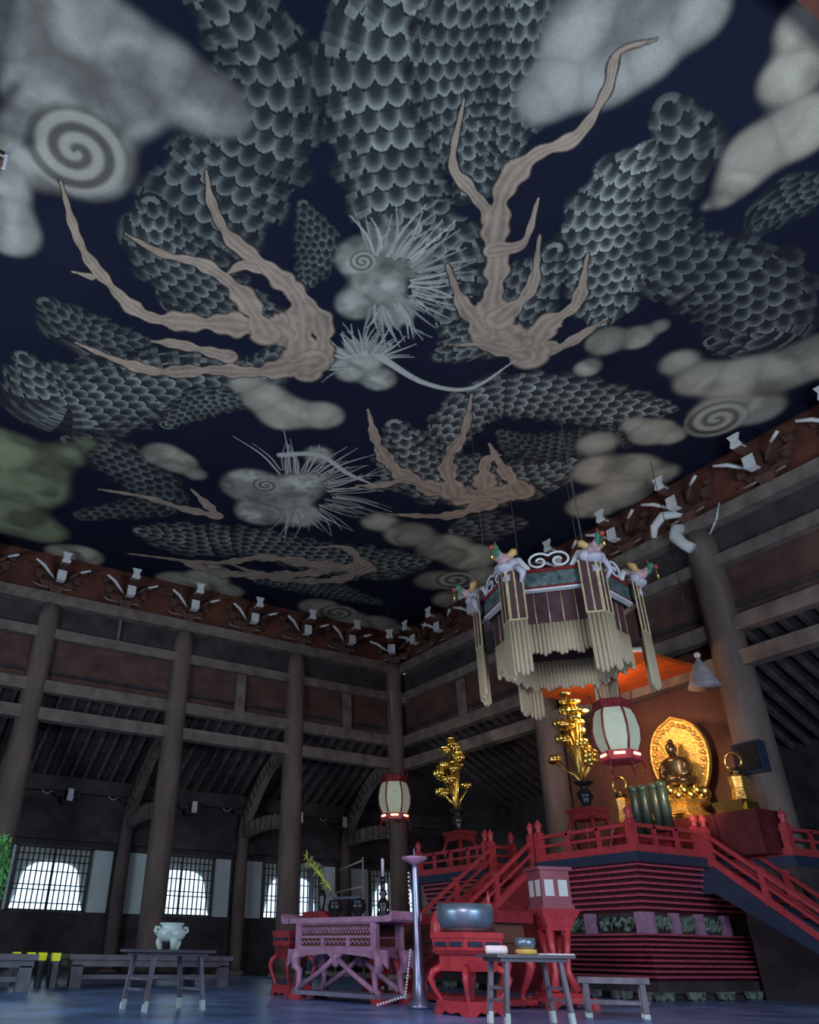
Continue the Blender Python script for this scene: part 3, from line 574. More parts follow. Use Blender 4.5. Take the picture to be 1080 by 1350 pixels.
A2 = thing('altar_platform', 'smaller red altar platform at left carrying the left gold flowers', 'altar', (0, 0, 0))
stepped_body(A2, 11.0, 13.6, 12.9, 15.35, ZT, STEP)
railing(A2, [(11.06, 15.3), (11.06, 12.96), (11.75, 12.96)], ZT, [(11.06, 15.3), (11.06, 12.96), (11.75, 12.96)])
b = MB()
for k in range(4): b.box((11.12, 13.5+.1*(k % 2), 1.84-.08*k), (.02, 1.0-.15*k, .012))
b.build('gold_highlight_strip', GOLD, A2)  # gold strips drawn in as highlights on the moulding edges
tag(MB().span((11.3, 11.5, 0), (14.0, 12.9, ZT)).build('altar_landing', REDD), 'dark red landing between the two altar platforms', 'platform')

def stair(name, label, top, d, run, side, width, navy):
    """top: point at the top near edge; d: unit direction going down; side: unit direction across"""
    t = thing(name, label, 'stairs'); top = Vector(top); d = Vector(d); side = Vector(side); drop = top.z
    bot = top+d*run-Vector((0, 0, drop))
    dn = (bot-top)
    for k, off in enumerate((0, width)):
        a = top+side*off; c = bot+side*off
        b = MB(); b.prism([(-.25, -.02), (-.25, -.5), (0, -.5), (run-.05, -drop), (run+.15, -drop), (run+.15, -drop+.14), (0.0, .02)], a, d, (0, 0, 1), .06)
        b.build('stringer', NAVY if navy else REDD, t)
        r = MB(); up = Vector((0, 0, 1))
        r.bar(a+up*.05, c+up*.05, .1, .1); r.build('bottom_rail', RED, t)
        r = MB(); r.bar(a+up*.27, c+up*.27, .045, .045).bar(a+up*.46, c+up*.46, .06, .06); r.build('top_rail', RED, t)
        for q in (.02, .34, .66, .97):
            p = a.lerp(c, q); b = MB(); b.box((p.x, p.y, p.z+.25), (.09, .09, .55)) if 0 < q < .9 and q > .1 else knob_post(b, p.x, p.y, p.z-.05, .62, .12); b.build('post', RED, t)
    n = 9
    for k in range(n):
        p = top+d*(run*(k+.5)/n)+side*width/2; p.z = drop*(1-(k+1)/(n+0.0))+.04
        b = MB(); sx = abs(d.x)*(run/n+.04)+abs(side.x)*width; sy = abs(d.y)*(run/n+.04)+abs(side.y)*width
        b.box((p.x, p.y, p.z), (sx, sy, .05)); b.build('tread', REDD, t)
    return t
stair('altar_stair', 'red railed stair with navy side board descending right from the altar', (12.8, 9.2, ZT-.05), (0, -1, 0), 2.7, (1, 0, 0), .66, True)
stair('altar_stair', 'dark red railed stair descending left between the two altar platforms', (11.1, 11.62, ZT-.05), (-1, 0, 0), 3.0, (0, 1, 0), 1.15, False)

# backdrop, canopy, bell
tag(MB().span((14.3, 9.0, 1.9), (14.4, 13.5, 6.2)).build('altar_backdrop', BACK), 'dark reddish brown back panel behind the golden Buddha', 'panel')
t = thing('altar_canopy', 'orange red canopy board hanging over the Buddha', 'canopy', (13.3, 10.8, 5.72))
MB().box((0, 0, 0), (1.5, 3.1, .08)).build('board', CANOPY, t)
MB().prism([(-1.6, -.1), (1.6, -.1), (1.6, .12), (.9, .2), (0, .3), (-.9, .2), (-1.6, .12)], (-.78, 0, 0), (0, 1, 0), (0, 0, 1), .06).build('front_board', CANOPY, t)
b = MB(); b.tube([(-.82, -1.5, .12), (-.85, -1.2, .2), (-.85, -1.0, .16)], .05, 8); b.build('white_ornament', WHITE, t)
t = thing('bell_shade', 'grey bell-shaped metal shade beside the orange canopy', 'bell', (12.9, 8.55, 4.95))
MB().lathe([(.3, 0), (.27, .06), (.2, .25), (.12, .42), (.05, .5), (.03, .58)], n=20).build('bell', GREYM, t)
MB().ball((0, 0, .62), .06).build('cap', WHITE, t)
MB().tube([(0, 0, .6), (0, 0, 5.05)], .008, 5).build('cord', IRON, t)

# ------------------------------------------------------------------ Buddha
t = thing('buddha_statue', 'dark bronze seated Buddha on a gold lotus throne before a gold leaf-shaped halo', 'statue', (13.5, 9.98, ZT+.72))
h = MB(); pts = []
for k in range(30):
    a = 2*PI*k/30; y = .66*math.sin(a)*(1-.12*math.cos(a)); z = 1.05-.80*math.cos(a); 
    pts.append((y, z+(.05 if abs(a-PI) < .2 else 0)))
h.prism(pts, (.22, 0, .12), (0, 1, 0), (0, 0, 1), .07); h.build('halo', GOLDR, t)
rim = MB(); rim.tube([(.18, p[0]*.97, p[1]*1+.12) for p in pts]+[(.18, pts[0][0], pts[0][1]+.12)], .035, 8)
for k in range(5, 26): p = pts[k]; rim.ball((.17, p[0]*.83, .12+1.05+(p[1]-1.05)*.83), .05, 8)
rim.build('halo_border', GOLDR, t)
s_ = MB(); s_.lathe([(.52, 0), (.56, .06), (.5, .12), (.4, .16), (.36, .26), (.46, .3), (.5, .36), (.42, .42)], n=8, smooth=False)
s_.build('throne', GOLDR, t)
lo = MB()
for ring, (rr, z, nn) in enumerate(((.42, .44, 12), (.46, .52, 12))):
    for k in range(nn): a = 2*PI*(k+.5*ring)/nn; lo.ball((rr*math.cos(a), rr*math.sin(a), z), .11, 8, (.8, .8, 1))
lo.lathe([(.36, .4), (.42, .58), (.3, .6)], n=20); lo.build('lotus', GOLD, t)
bd = MB()
bd.ball((0, 0, .74), .36, 18, (.8, 1.15, .42))                      # crossed legs
bd.ball((-.14, .24, .72), .15, 12, (1.2, 1, .75)).ball((-.14, -.24, .72), .15, 12, (1.2, 1, .75))
bd.lathe([(.2, .72), (.21, .85), (.19, 1.0), (.22, 1.1), (.2, 1.17), (.08, 1.22), (.065, 1.27)], n=18, sx=.75, sy=1.15)
for sy in (-1, 1): bd.tube([(0, sy*.21, 1.13), (-.02, sy*.28, 1.0), (-.08, sy*.27, .86), (-.2, sy*.1, .8)], [.08, .075, .065, .05], 10)
bd.ball((-.22, 0, .81), .07, 10, (1, 1.3, .6))
bd.ball((-.02, 0, 1.37), .115, 16, (.95, .88, 1.15)).ball((0.0, 0, 1.5), .06, 10)
for sy in (-1, 1): bd.ball((0, sy*.105, 1.35), .03, 8, (.6, .5, 1.8))
bd.ball((-.13, 0, 1.35), .018, 8, (1, 1, 1.6)).box((-.125, 0, 1.31), (.02, .05, .01))
bd.build('seated_body', BRONZE, t)
tag(MB().span((13.0, 9.05, ZT+.02), (14.2, 11.4, ZT+.72)).build('altar_dais', DDAIS), 'dark red dais under the Buddha', 'table')
tag(MB().span((13.02, 8.25, ZT+.02), (13.72, 9.04, ZT+.72)).build('side_dais', DDAIS), 'small dark red dais under the right gold ornament', 'table')

# gold lantern stands
def gold_stand(x, y, z, lab, sc_=1.0):
    t = thing('gold_ornament', lab, 'ornament', (x, y, z)); t.scale = (sc_,)*3
    MB().box((0, 0, .08), (.34, .34, .16)).build('base', GLOW if False else GOLD, t)
    MB().lathe([(.14, .16), (.17, .2), (.13, .4), (.16, .58), (.1, .62)], n=6, smooth=False).build('body', GOLDR, t)
    MB().lathe([(.1, .62), (.12, .68), (.06, .75)], n=12).build('cap', BRONZE, t)
    MB().tube([(0, .16*math.sin(a), .86+.15*-math.cos(a)) for a in [PI*.25+k*PI*1.5/14 for k in range(15)]], .02, 8).build('ring', GOLD, t)
    return t
gold_stand(12.6, 10.65, ZT+.55, 'gold ringed ornament left of the dark cylinders on the altar', 1.0)
gold_stand(13.3, 8.62, ZT+.72, 'gold ringed ornament right of the Buddha beside the thick column', 1.0)
tag(MB().box((12.6, 10.65, ZT+.275), (.5, .5, .55)).build('offering_box', REDD), 'small dark red box under the left gold ringed ornament', 'box')
t = thing('gold_tray', 'bright gold slanted tray in front of the right gold ornament', 'tray', (13.12, 8.75, ZT+.72))
MB().box((0, 0, .09), (.2, .62, .18), taper=.75).build('tray', GOLD, t)
t = thing('gold_tray', 'gold tray at the foot of the Buddha throne', 'tray', (13.1, 9.95, ZT+.72))
MB().box((0, 0, .05), (.2, .6, .1), taper=.8).ball((0, .45, .08), .08).build('tray', GOLD, t)
# dark cylinders
t0 = None
for k, (y, dx) in enumerate(((10.10, 0), (9.92, .05), (9.48, .02), (9.68, 0.05))):
    if t0 is None:
        t0 = thing('offering_cylinder', 'dark green cylinder leftmost of the row before the Buddha', 'cylinder', (12.3, y, ZT+.4))
        MB().lathe([(.085, 0), (.085, .75), (.07, .78)], n=14).build('barrel', GREEND, t0)
        MB().lathe([(.092, .76), (.092, .86), (.02, .88)], n=14).build('lid', GREEND, t0)
    else: dup(t0, (12.3+dx, y, ZT+.4), 0, ['', 'dark green cylinder second in the row before the Buddha', 'dark green cylinder rightmost in the row before the Buddha', 'dark green cylinder third in the row before the Buddha'][k])
tag(MB().box((12.3, 9.8, ZT+.22), (.3, .8, .36)).build('offering_shelf', REDD), 'low dark red shelf under the green cylinders', 'shelf')

# gold flower bouquets
def bouquet(x, y, z, H, seed, lab, labv, labs, stand=True, spread=.4, lean=(0, 0)):
    random.seed(seed)
    if stand:
        st = thing('vase_stand', labs, 'stand', (x, y, ZT))
        h = z-ZT
        MB().box((0, 0, h-.04), (.5, .66, .07)).box((0, 0, h-.14), (.44, .58, .14)).build('top', REDD, st)
        for sx in (-1, 1):
            for sy in (-1, 1): MB().tube([(sx*.17, sy*.24, h-.18), (sx*.24, sy*.32, h*.6), (sx*.15, sy*.22, .12), (sx*.22, sy*.3, .03)], [.05, .045, .03, .04], 8).build('leg', REDD, st)
    v = thing('flower_vase', labv, 'vase', (x, y, z))
    MB().lathe([(.13, 0), (.12, .04), (.08, .08), (.15, .2), (.16, .28), (.07, .36), (.09, .42), (.2, .47), (.2, .49)], n=20).build('vase', IRON, v)
    t = thing('gold_bouquet', lab, 'flowers', (x, y, z+.42))
    st = MB(); fl = []
    heads = []
    for k in range(24):
        f = k/23; hz = .35+f*(H-.45)+random.uniform(-.05, .05); a = random.uniform(0, 2*PI); r = spread*(1-.75*f)*random.uniform(.5, 1)
        ox = r*math.cos(a)*.6+lean[0]*f; oy = r*math.sin(a)+lean[1]*(1-f)
        st.tube([(0, 0, 0), (ox*.3, oy*.3, hz*.5), (ox, oy, hz)], [.022, .016, .012], 6)
        heads.append((ox, oy, hz, k))
    st.build('stems', GOLD, t)
    for ox, oy, hz, k in heads:
        b = MB(); c = Vector((ox-.03, oy, hz)); R = random.uniform(.10, .17)
        if k % 3 == 2:   # lotus leaf
            b.lathe([(.01, 0), (R*.7, .015), (R*1.3, .07), (R*1.25, .08), (R*.7, .03), (.01, .02)], tuple(c), 12)
            b.build('leaf', GOLD, t)
        else:
            for j in range(7): a = 2*PI*j/7; b.ball(c+Vector((R*.55*math.cos(a), R*.75*math.sin(a), R*.4)), R*.45, 8, (.7, .7, 1.2))
            b.ball(c, R*.45, 8); b.build('blossom', GOLD, t)
bouquet(12.0, 11.0, 3.05, 1.85, 5, 'tall bouquet of metal gold flowers near the hanging lantern', 'dark round vase holding the tall gold flowers', 'red stand under the taller flower vase', spread=.62, lean=(0, .25))
bouquet(12.0, 14.95, 3.05, 1.75, 11, 'bouquet of metal gold flowers on the left altar platform', 'dark vase holding the left gold flowers', 'red curved stand under the left flower vase', spread=.7, lean=(0, .2))
tag(MB().ball((13.9, 12.6, 5.2), .17).tube([(13.9, 12.6, 5.3), (13.9, 12.6, 10.0)], .008, 5).build('glass_globe', STEEL), 'dim grey round globe left of the tall gold flowers', 'lamp')

# ------------------------------------------------------------------ hanging lanterns
def hlantern(loc, s, lab, rz, npan_off, top):
    t = thing('hanging_lantern', lab, 'lantern', loc, rz); t.scale = (s,)*3
    prof = [(.34, .0), (.42, .2), (.44, .42), (.40, .66), (.34, .8)]
    for k in range(6):
        a0 = 2*PI*k/6; a1 = a0+2*PI/6; b = MB(); vs = []
        for r, z in prof:
            for a in (a0, a1): vs.append((r*math.cos(a)*.98, r*math.sin(a)*.98, z))
        b.add(vs, [(2*i, 2*i+1, 2*i+3, 2*i+2) for i in range(4)]); n = len(b.v)
        b.add([(v[0]*.96, v[1]*.96, v[2]) for v in vs], [(2*i, 2*i+1, 2*i+3, 2*i+2) for i in range(4)]); b.build('paper_panel', PANE, t)
    for k in range(6):
        a0 = 2*PI*k/6; MB().tube([(r*math.cos(a0), r*math.sin(a0), z) for r, z in prof], .022, 6).build('rib', REDD, t)
    MB().lathe([(.34, -.02), (.40, -.02), (.38, -.18), (.26, -.2)], n=6, smooth=False).build('lower_band', RED, t); lb_ = LAST[0]
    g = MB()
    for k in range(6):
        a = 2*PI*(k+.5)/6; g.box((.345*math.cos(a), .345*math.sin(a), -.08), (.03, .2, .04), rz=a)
    g.build('glow_slot', GLOW, lb_)  # slot glow added by emission on the lantern band
    MB().lathe([(.35, .79), (.38, .82), (.36, .96), (.22, 1.0), (.05, 1.04)], n=6, smooth=False).build('upper_band', REDD, t)
    f = MB()
    for k in range(6): a = 2*PI*k/6; f.tube([(.36*math.cos(a), .36*math.sin(a), .96), (.4*math.cos(a), .4*math.sin(a), 1.14)], [.02, .012], 6); f.tube([(.36*math.cos(a), .36*math.sin(a), -.18), (.42*math.cos(a), .42*math.sin(a), -.36), (.36*math.cos(a), .36*math.sin(a), -.42)], [.025, .02, .012], 6)
    f.build('corner_finial', REDD, t)
    MB().tube([(0, 0, 1.0), (0, 0, top/s)], .007/s, 5).build('hanging_cord', STEEL, t)
hlantern((9.4, 7.83, 3.2), .78, 'large hexagonal red framed paper lantern in front of the Buddha', math.radians(9), 0, 6.78)
hlantern((11.4, 16.7, 3.62), .92, 'small-looking red framed paper lantern hanging before the corner column', math.radians(24), 0, 6.35)

# ------------------------------------------------------------------ hanging canopy with bead strips
CAN = (9.15, 8.42); va = math.atan2(CAN[1], CAN[0])
t = thing('hanging_canopy', 'hexagonal hanging temple canopy with long pale bead strips and painted birds', 'canopy', (CAN[0], CAN[1], .35), va+PI/6); t.scale = (.93,)*3
R0 = 1.48; ZB = 5.78
cor = [(R0*.88*math.cos(PI/3*k+0), R0*.88*math.sin(PI/3*k+0)) for k in range(6)]
for k in range(6):
    a = Vector((*cor[k], 0)); c = Vector((*cor[(k+1) % 6], 0)); d = (c-a).normalized(); L = (c-a).length; mid = (a+c)/2; out = mid.normalized()
    b = MB(); b.prism([(-L/2, -.13), (L/2, -.13), (L/2, .13), (-L/2, .13)], mid+Vector((0, 0, ZB)), d, (0, 0, 1), .07); fp_ = b.build('frame_panel', TEAL, t)
    b = MB(); b.bar(a+Vector((0, 0, ZB+.16)), c+Vector((0, 0, ZB+.16)), .12, .06).bar(a+Vector((0, 0, ZB-.15)), c+Vector((0, 0, ZB-.15)), .1, .045); b.build('frame_edge', REDD, fp_)
    b = MB(); b.bar(a*1.01+Vector((0, 0, ZB-.19)), c*1.01+Vector((0, 0, ZB-.19)), .11, .03)
    for s in (-1, 1):
        sp = []
        for q in range(22):
            th = q*.42; rr = .03+.0085*q; sp.append(mid+d*(s*(.17+.0)+s*rr*math.cos(th))+Vector((0, 0, ZB+.34+rr*math.sin(th)*.8))+out*.02)
        b.tube(sp, .022, 6); b.tube([mid+d*s*.36+Vector((0, 0, ZB+.2)), mid+d*s*.5+Vector((0, 0, ZB+.42)), mid+d*s*.66+Vector((0, 0, ZB+.46))], [.05, .06, .03], 7)
    b.build('white_scroll_crest', WHITE, fp_)
    # inner curtain
    ia, ic = a*.86, c*.86; im = (ia+ic)/2; iL = (ic-ia).length
    b = MB(); b.prism([(-iL/2, -.85), (iL/2, -.85), (iL/2, 0), (-iL/2, 0)], im+Vector((0, 0, ZB-.15)), d, (0, 0, 1), .012); dc_ = b.build('dark_curtain', MAROON, t)
    b = MB()
    for q in range(6): p = ia.lerp(ic, q/5)*1.01; b.tube([p+Vector((0, 0, ZB-.16)), p+Vector((0, 0, 5.0))], .009, 5)
    b.build('gilt_cord', BEADL, dc_)
    b = MB(); random.seed(k); n = 17
    for q in range(n):
        p = ia.lerp(ic, (q+.5)/n)*1.015; zb = 4.45+.09*abs(math.sin(q*PI/4.2))+random.uniform(0, .03)
        b.tube([p+Vector((0, 0, 5.05)), p+Vector((0, 0, zb+.03)), p+Vector((0, 0, zb))], [.038, .04, .02], 6)
    b.build('bead_curtain', BEAD, dc_)
for k in range(6):
    a = PI/3*k; u = Vector((math.cos(a), math.sin(a), 0)); P = u*R0; tn = Vector((-u.y, u.x, 0))
    for s in (-1, 1):
        e = P+tn*s*.24-u*.14; d = (e-P)
        b = MB(); b.prism([(.01, 5.05), (1, 5.05), (1, 5.98), (.01, 5.98)], P*1, d, (0, 0, 1), .012); sb_ = b.build('strip_backing', MAROON, t)
        g = MB()
        for q in (0.05, .5, .98): g.bar(P+d*q+Vector((0, 0, 5.05))+u*.008, P+d*q+Vector((0, 0, 6.0))+u*.008, .025, .02)
        g.bar(P+Vector((0, 0, 5.05))+u*.01, P+d+Vector((0, 0, 5.05))+u*.01, .03, .03); g.build('gilt_border', BEADL, sb_)
        g = MB()
        for q in range(4):
            p = P+d*(q+.5)/4; zb = 4.02+.05*abs(q-1.5)+(.05 if s > 0 else 0)
            g.tube([p+Vector((0, 0, 5.04)), p+Vector((0, 0, zb+.04)), p+Vector((0, 0, zb))], [.034, .036, .012], 6)
        g.build('bead_strip', BEAD, sb_)
    b = MB(); b.bar(u*R0*.86+Vector((0, 0, ZB+.02)), u*R0*.98+Vector((0, 0, ZB+.12)), .12, .24)
    b.ball(P+Vector((0, 0, 6.02))-u*.03, .17, 12, (1, 1, .5)).ball(P+Vector((0, 0, 6.06))+tn*.14-u*.06, .1, 10).ball(P+Vector((0, 0, 6.06))-tn*.14-u*.06, .1, 10)
    b.tube([P*.98+tn*.2+Vector((0, 0, 6.0)), P*.95+tn*.3+Vector((0, 0, 5.85)), P*.93+tn*.22+Vector((0, 0, 5.7))], [.05, .06, .03], 8)
    b.build('cloud_head', LAV, t)
    bird = MB(); B0 = P*1.0+Vector((0, 0, 6.2))
    bird.tube([B0-u*.22+Vector((0, 0, .1)), B0-u*.12, B0+u*.02-Vector((0, 0, .04)), B0+u*.12, B0+u*.2+Vector((0, 0, .08))], [.06, .11, .13, .08, .05], 10)
    bb_ = bird.build('bird_body', PHX_B, t)
    w_ = MB()
    for s in (-1, 1): w_.tube([B0+tn*s*.08, B0+tn*s*.17+Vector((0, 0, .08))-u*.06, B0+tn*s*.14+Vector((0, 0, .17))-u*.16], [.05, .07, .03], 8)
    w_.build('bird_wing', PHX_Y, bb_)
    w_ = MB(); w_.ball(B0+u*.24+Vector((0, 0, .12)), .07, 10).tube([B0+u*.1, B0+u*.18+Vector((0, 0, .02)), B0+u*.24+Vector((0, 0, .1))], .06, 8).build('bird_neck', PHX_G, bb_)
    w_ = MB(); w_.ball(B0+u*.33+Vector((0, 0, .1)), .045, 8).tube([B0+u*.22+Vector((0, 0, .18)), B0+u*.2+Vector((0, 0, .25))], [.02, .012], 6); w_.build('bird_crest', PHX_R, bb_)
    w_ = MB(); w_.tube([B0+u*.33+Vector((0, 0, .08)), B0+u*.34-Vector((0, 0, .14))], [.012, .025], 6); w_.tube([B0-Vector((0, 0, .05)), P+Vector((0, 0, 6.05))], .02, 6).build('gold_pendant', GOLD, bb_)
    if k in (1, 3, 5, 0): MB().tube([u*R0*.8+Vector((0, 0, ZB+.1)), u*R0*.8+Vector((0, 0, 10.37))], .004, 5).build('hanging_wire', BEAM, t)

# ------------------------------------------------------------------ red furniture row
def sleg(b, base, out, h, w=.06, amp=.14):
    x, y = base; ox, oy = out
    pr = [(0, 1), (.75, .88), (1, .72), (.7, .5), (.1, .25), (0, .12), (.5, .02)]
    b.tube([(x+ox*amp*a, y+oy*amp*a, h*z+.02) for a, z in pr], [w, w*1.15, w*1.1, w*.8, w*.6, w*.65, w*.8], 10)
def flower_stand(name, lab, loc, rz, wx, wy, h, m1, m2):
    t = thing(name, lab, 'stand', loc, rz)
    MB().box((0, 0, h-.03), (wx, wy, .06)).box((0, 0, h-.12), (wx*.96, wy*.96, .12), taper=.97).box((0, 0, h-.2), (wx*1.02, wy*1.02, .045), taper=.85).build('top', m1, t)
    MB().box((0, 0, h-.3), (wx*.78, wy*.78, .17)).build('apron', m2, t)
    s = MB()
    for x0, nx, ny in ((wx*.48, 1, 0), (-wx*.48, 1, 0)):
        for yy in (-.22, .22): s.box((x0, yy*wy*2*.5, h-.12), (.012, wy*.36, .05))
    for y0 in (wy*.48, -wy*.48):
        for xx in (-.22, .22): s.box((xx*wx, y0, h-.12), (wx*.36, .012, .05))
    s.build('apron_slot', NAVY, t)
    for sx in (-1, 1):
        for sy in (-1, 1):
            b = MB(); sleg(b, (sx*wx*.36, sy*wy*.36), (sx, sy), h-.36, w=.036, amp=wx*.17); b.build('leg', m1, t)
    b = MB(); b.box((0, 0, .1), (wx*.92, wy*.92, .07)); 
    for sx in (-1, 1):
        b.prism([(-wy*.48, .07), (-wy*.48, 0), (-wy*.3, 0), (-wy*.2, .04), (0, .015), (wy*.2, .04), (wy*.3, 0), (wy*.48, 0), (wy*.48, .07)], (sx*wx*.44, 0, 0), (0, 1, 0), (0, 0, 1), .05)
        b.prism([(-wx*.48, .07), (-wx*.48, 0), (-wx*.3, 0), (-wx*.2, .04), (0, .015), (wx*.2, .04), (wx*.3, 0), (wx*.48, 0), (wx*.48, .07)], (0, sx*wy*.44, 0), (1, 0, 0), (0, 0, 1), .05)
    b.build('base_board', m1, t)
    return t
flower_stand('red_stand', 'empty small bright red stand with curved legs left of the pale table', (6.50, 12.55, 0), math.radians(0), .46, .62, .88, RED, REDD)
gs = flower_stand('gong_stand', 'bright red curved-leg stand holding the big blue-grey gong bowl', (6.38, 7.95, 0), math.radians(0), .58, .62, .80, RED, RED)
t = thing('gong_bowl', 'large blue-grey metal gong bowl on the red curved-leg stand', 'bowl', (6.38, 7.95, .80))
MB().lathe([(.22, .03), (.29, .05), (.325, .12), (.33, .2), (.325, .29), (.30, .29), (.29, .2), (.27, .1), (.1, .07)], n=40).build('bowl', BOWLM, t)
MB().lathe([(.2, 0), (.28, .02), (.26, .05), (.1, .05)], n=24).build('cushion', MAROON, t)
tag(MB().lathe([(.04, 0), (.06, .04), (.04, .09), (.02, .13), (.03, .16), (.008, .24)], (7.6, 8.95, 1.09), 12).build('striker_finial', RED), 'small red pointed finial standing behind the gong bowl', 'finial')
tag(MB().lathe([(.1, 0), (.12, .1), (.1, .24), (.06, .32), (.02, .36)], (6.62, 8.78, .72), 12).build('red_jar', RED), 'small rounded red post behind the left corner of the gong stand', 'jar')

# carved pale altar table
t = thing('carved_altar_table', 'pale pink carved altar table with curved cross braces and upturned ends', 'table', (6.44, 10.72, 0), math.radians(14))
W, Hh = 1.95, 1.02
MB().box((0, 0, Hh-.035), (.62, W, .07)).build('table_top', PINK, t)
b = MB()
for s in (-1, 1): b.prism([(0, 0), (.16, 0), (.2, .03), (.2, .13), (.14, .08), (0, .07)], (0, s*W/2-s*.04, Hh-.07), (0, s, 0), (0, 0, 1), .62)
b.build('upturned_end', PINK, t)
b = MB(); fr = MB()
for sx in (-1, 1):
    x = sx*.25
    for z0, z1 in ((Hh-.09, Hh-.07), (Hh-.26, Hh-.23), (Hh-.42, Hh-.36)): fr.box((x, 0, (z0+z1)/2), (.05, W*.8, z1-z0))
    for y in (-.4, -.133, .133, .4):
        if abs(y) < .3: fr.box((x, y*W, Hh-.31), (.05, .05, .12))
        else: fr.box((x, y*W*.98, Hh-.24), (.08, .1, .36))
    b.box((x*.94, 0, Hh-.16), (.02, W*.78, .15)).box((x*.94, 0, Hh-.31), (.02, W*.78, .1))
    fr.prism([(-1.0, 0), (1.0, 0), (1.0, -.22), (.9, -.14), (.6, -.08), (.15, -.05), (0, -.16), (-.15, -.05), (-.6, -.08), (-.9, -.14), (-1.0, -.22)], (x, 0, Hh-.4), (0, 1, 0), (0, 0, 1), .04)
fr.build('apron_frame', PINK, t); b.build('apron_back', BACK, t)
random.seed(4)
for sx in (-1, 1):
    c = MB()
    for k in range(26):
        y = -W*.37+k*W*.74/25; c.tube([(sx*.255, y-.03, Hh-.2), (sx*.265, y+.02, Hh-.12), (sx*.255, y+.05, Hh-.19)], .014, 5)
    c.build('carved_scrollwork', PINK, t); c = MB()
    for k in range(18):
        y = -W*.36+k*W*.72/17; c.tube([(sx*.255, y-.03, Hh-.33), (sx*.262, y+.02, Hh-.29), (sx*.255, y+.05, Hh-.33)], .012, 5)
    c.build('lower_scrollwork', PINK, t)
for sx in (-1, 1):
    for sy in (-1, 1):
        l = MB(); x, y = sx*.25, sy*W*.40
        l.tube([(x, y, Hh-.4), (x, y+sy*.06, Hh-.5), (x, y+sy*.05, Hh-.62), (x, y-sy*.03, .35), (x, y-sy*.02, .16), (x, y+sy*.05, .1)], [.065, .075, .065, .045, .04, .05], 10); l.build('leg', PINK, t)
    l = MB()
    for sy in (-1, 1): l.tube([(sx*.25, sy*.02, Hh-.5), (sx*.25, sy*.3*W*.5, .36), (sx*.25, sy*.38*W, .14)], [.04, .035, .04], 8)
    l.ball((sx*.25, 0, Hh-.52), .09, 10, (.5, 1, 1.1)); l.build('cross_brace', PINK, t)
b = MB(); b.box((0, 0, .085), (.56, W*.9, .05)); b.build('base_board', mat('base_lav', (.22, .24, .34), .5), t)
for sx in (-1, 1):
    for sy in (-1, 1): MB().box((sx*.22, sy*W*.42, .03), (.14, .26, .06), taper=.85).build('foot', RED, t)
tz = 1.02
# things on the carved table
tag(MB().span((6.1, 11.0, tz+.005), (6.5, 11.5, tz+.09)).build('folded_red_cloth', REDD), 'folded dark red cloth at the left end of the pale table', 'cloth')
v = thing('incense_jar', 'small round shiny black jar on the pale table near the plume', 'jar', (6.3, 10.85, tz))
MB().lathe([(.06, 0), (.05, .03), (.11, .1), (.12, .16), (.09, .2), (.1, .22), (.03, .24)], n=18).build('jar', IRON, v)
MB().tube([(0, 0, .2), (0, 0, .24)], [.03, .02], 8).build('lid_knob', IRON, v)
v2 = dup(v, (6.42, 10.4, tz), 0, 'small round shiny black jar right of its twin on the pale table')
tag(MB().bar((6.3, 10.9, tz+.26), (6.42, 10.35, tz+.255), .03, .03).build('incense_rod', STEEL), 'thin pale rod lying across the two black jars', 'rod')
v = thing('candlestick', 'slender black and silver candlestick at the right end of the pale table', 'candlestick', (6.52, 9.9, tz))
MB().lathe([(.09, 0), (.1, .03), (.05, .08), (.09, .14), (.06, .2), (.03, .24), (.06, .28), (.03, .33), (.025, .42), (.045, .45), (.02, .5)], n=16).build('stem', IRON, v)
MB().lathe([(.02, .48), (.022, .72), (.005, .74)], n=10).build('candle', LAV, v)
v = thing('plume', 'yellow-green feathery leaf spray above the left end of the pale table', 'plant', (6.3, 11.25, tz+.09))
MB().lathe([(.05, 0), (.03, .05), (.06, .2), (.04, .3)], n=12).build('holder', IRON, v)
b = MB(); random.seed(2)
for k in range(40):
    f = k/40; p = Vector((0, -.25+.0, .3)).lerp(Vector((0, .55, .78)), f); q = p+Vector((random.uniform(-.08, .08), random.uniform(.0, .15), random.uniform(-.1, .16)))
    b.tube([p, (p+q)/2+Vector((0, 0, .02)), q], [.012, .014, .003], 5)
b.tube([(0, -.25, .3), (0, .2, .6), (0, .55, .8)], .01, 5); b.build('leaves', LEAFY, v)
v = thing('capped_post', 'grey post with flat cap standing behind the pale table', 'post', (7.65, 14.1, 0))
MB().tube([(0, 0, 0), (0, 0, 2.0)], .05, 10).build('post', STEEL, v); MB().lathe([(.12, 1.95), (.24, 2.0), (.2, 2.06), (.05, 2.1), (.03, 2.2)], n=16).build('cap', LEGW, v)
v = thing('metal_rack', 'thin metal rack of bars standing behind the pale table', 'rack', (7.5, 12.3, 0))
b = MB()
for p, q in (((0, .6, .3), (0, .6, 1.5)), ((0, -.3, .3), (0, -.3, 2.0)), ((0, .6, 1.5), (0, -.3, 1.55)), ((0, -.75, .3), (0, -.75, 1.65)), ((0, -1.1, .3), (0, -1.1, 1.65)), ((0, -.3, 1.95), (0, .5, 1.85))): b.tube([p, q], .016, 6)
b.box((0, 0, .28), (.4, 2.6, .05)); b.build('bars', BEAM, v)
b = MB()
for x in (-.17, .17):
    for y in (-1.2, 1.2): b.box((x, y, .13), (.05, .05, .26))
b.build('legs', IRON, v)
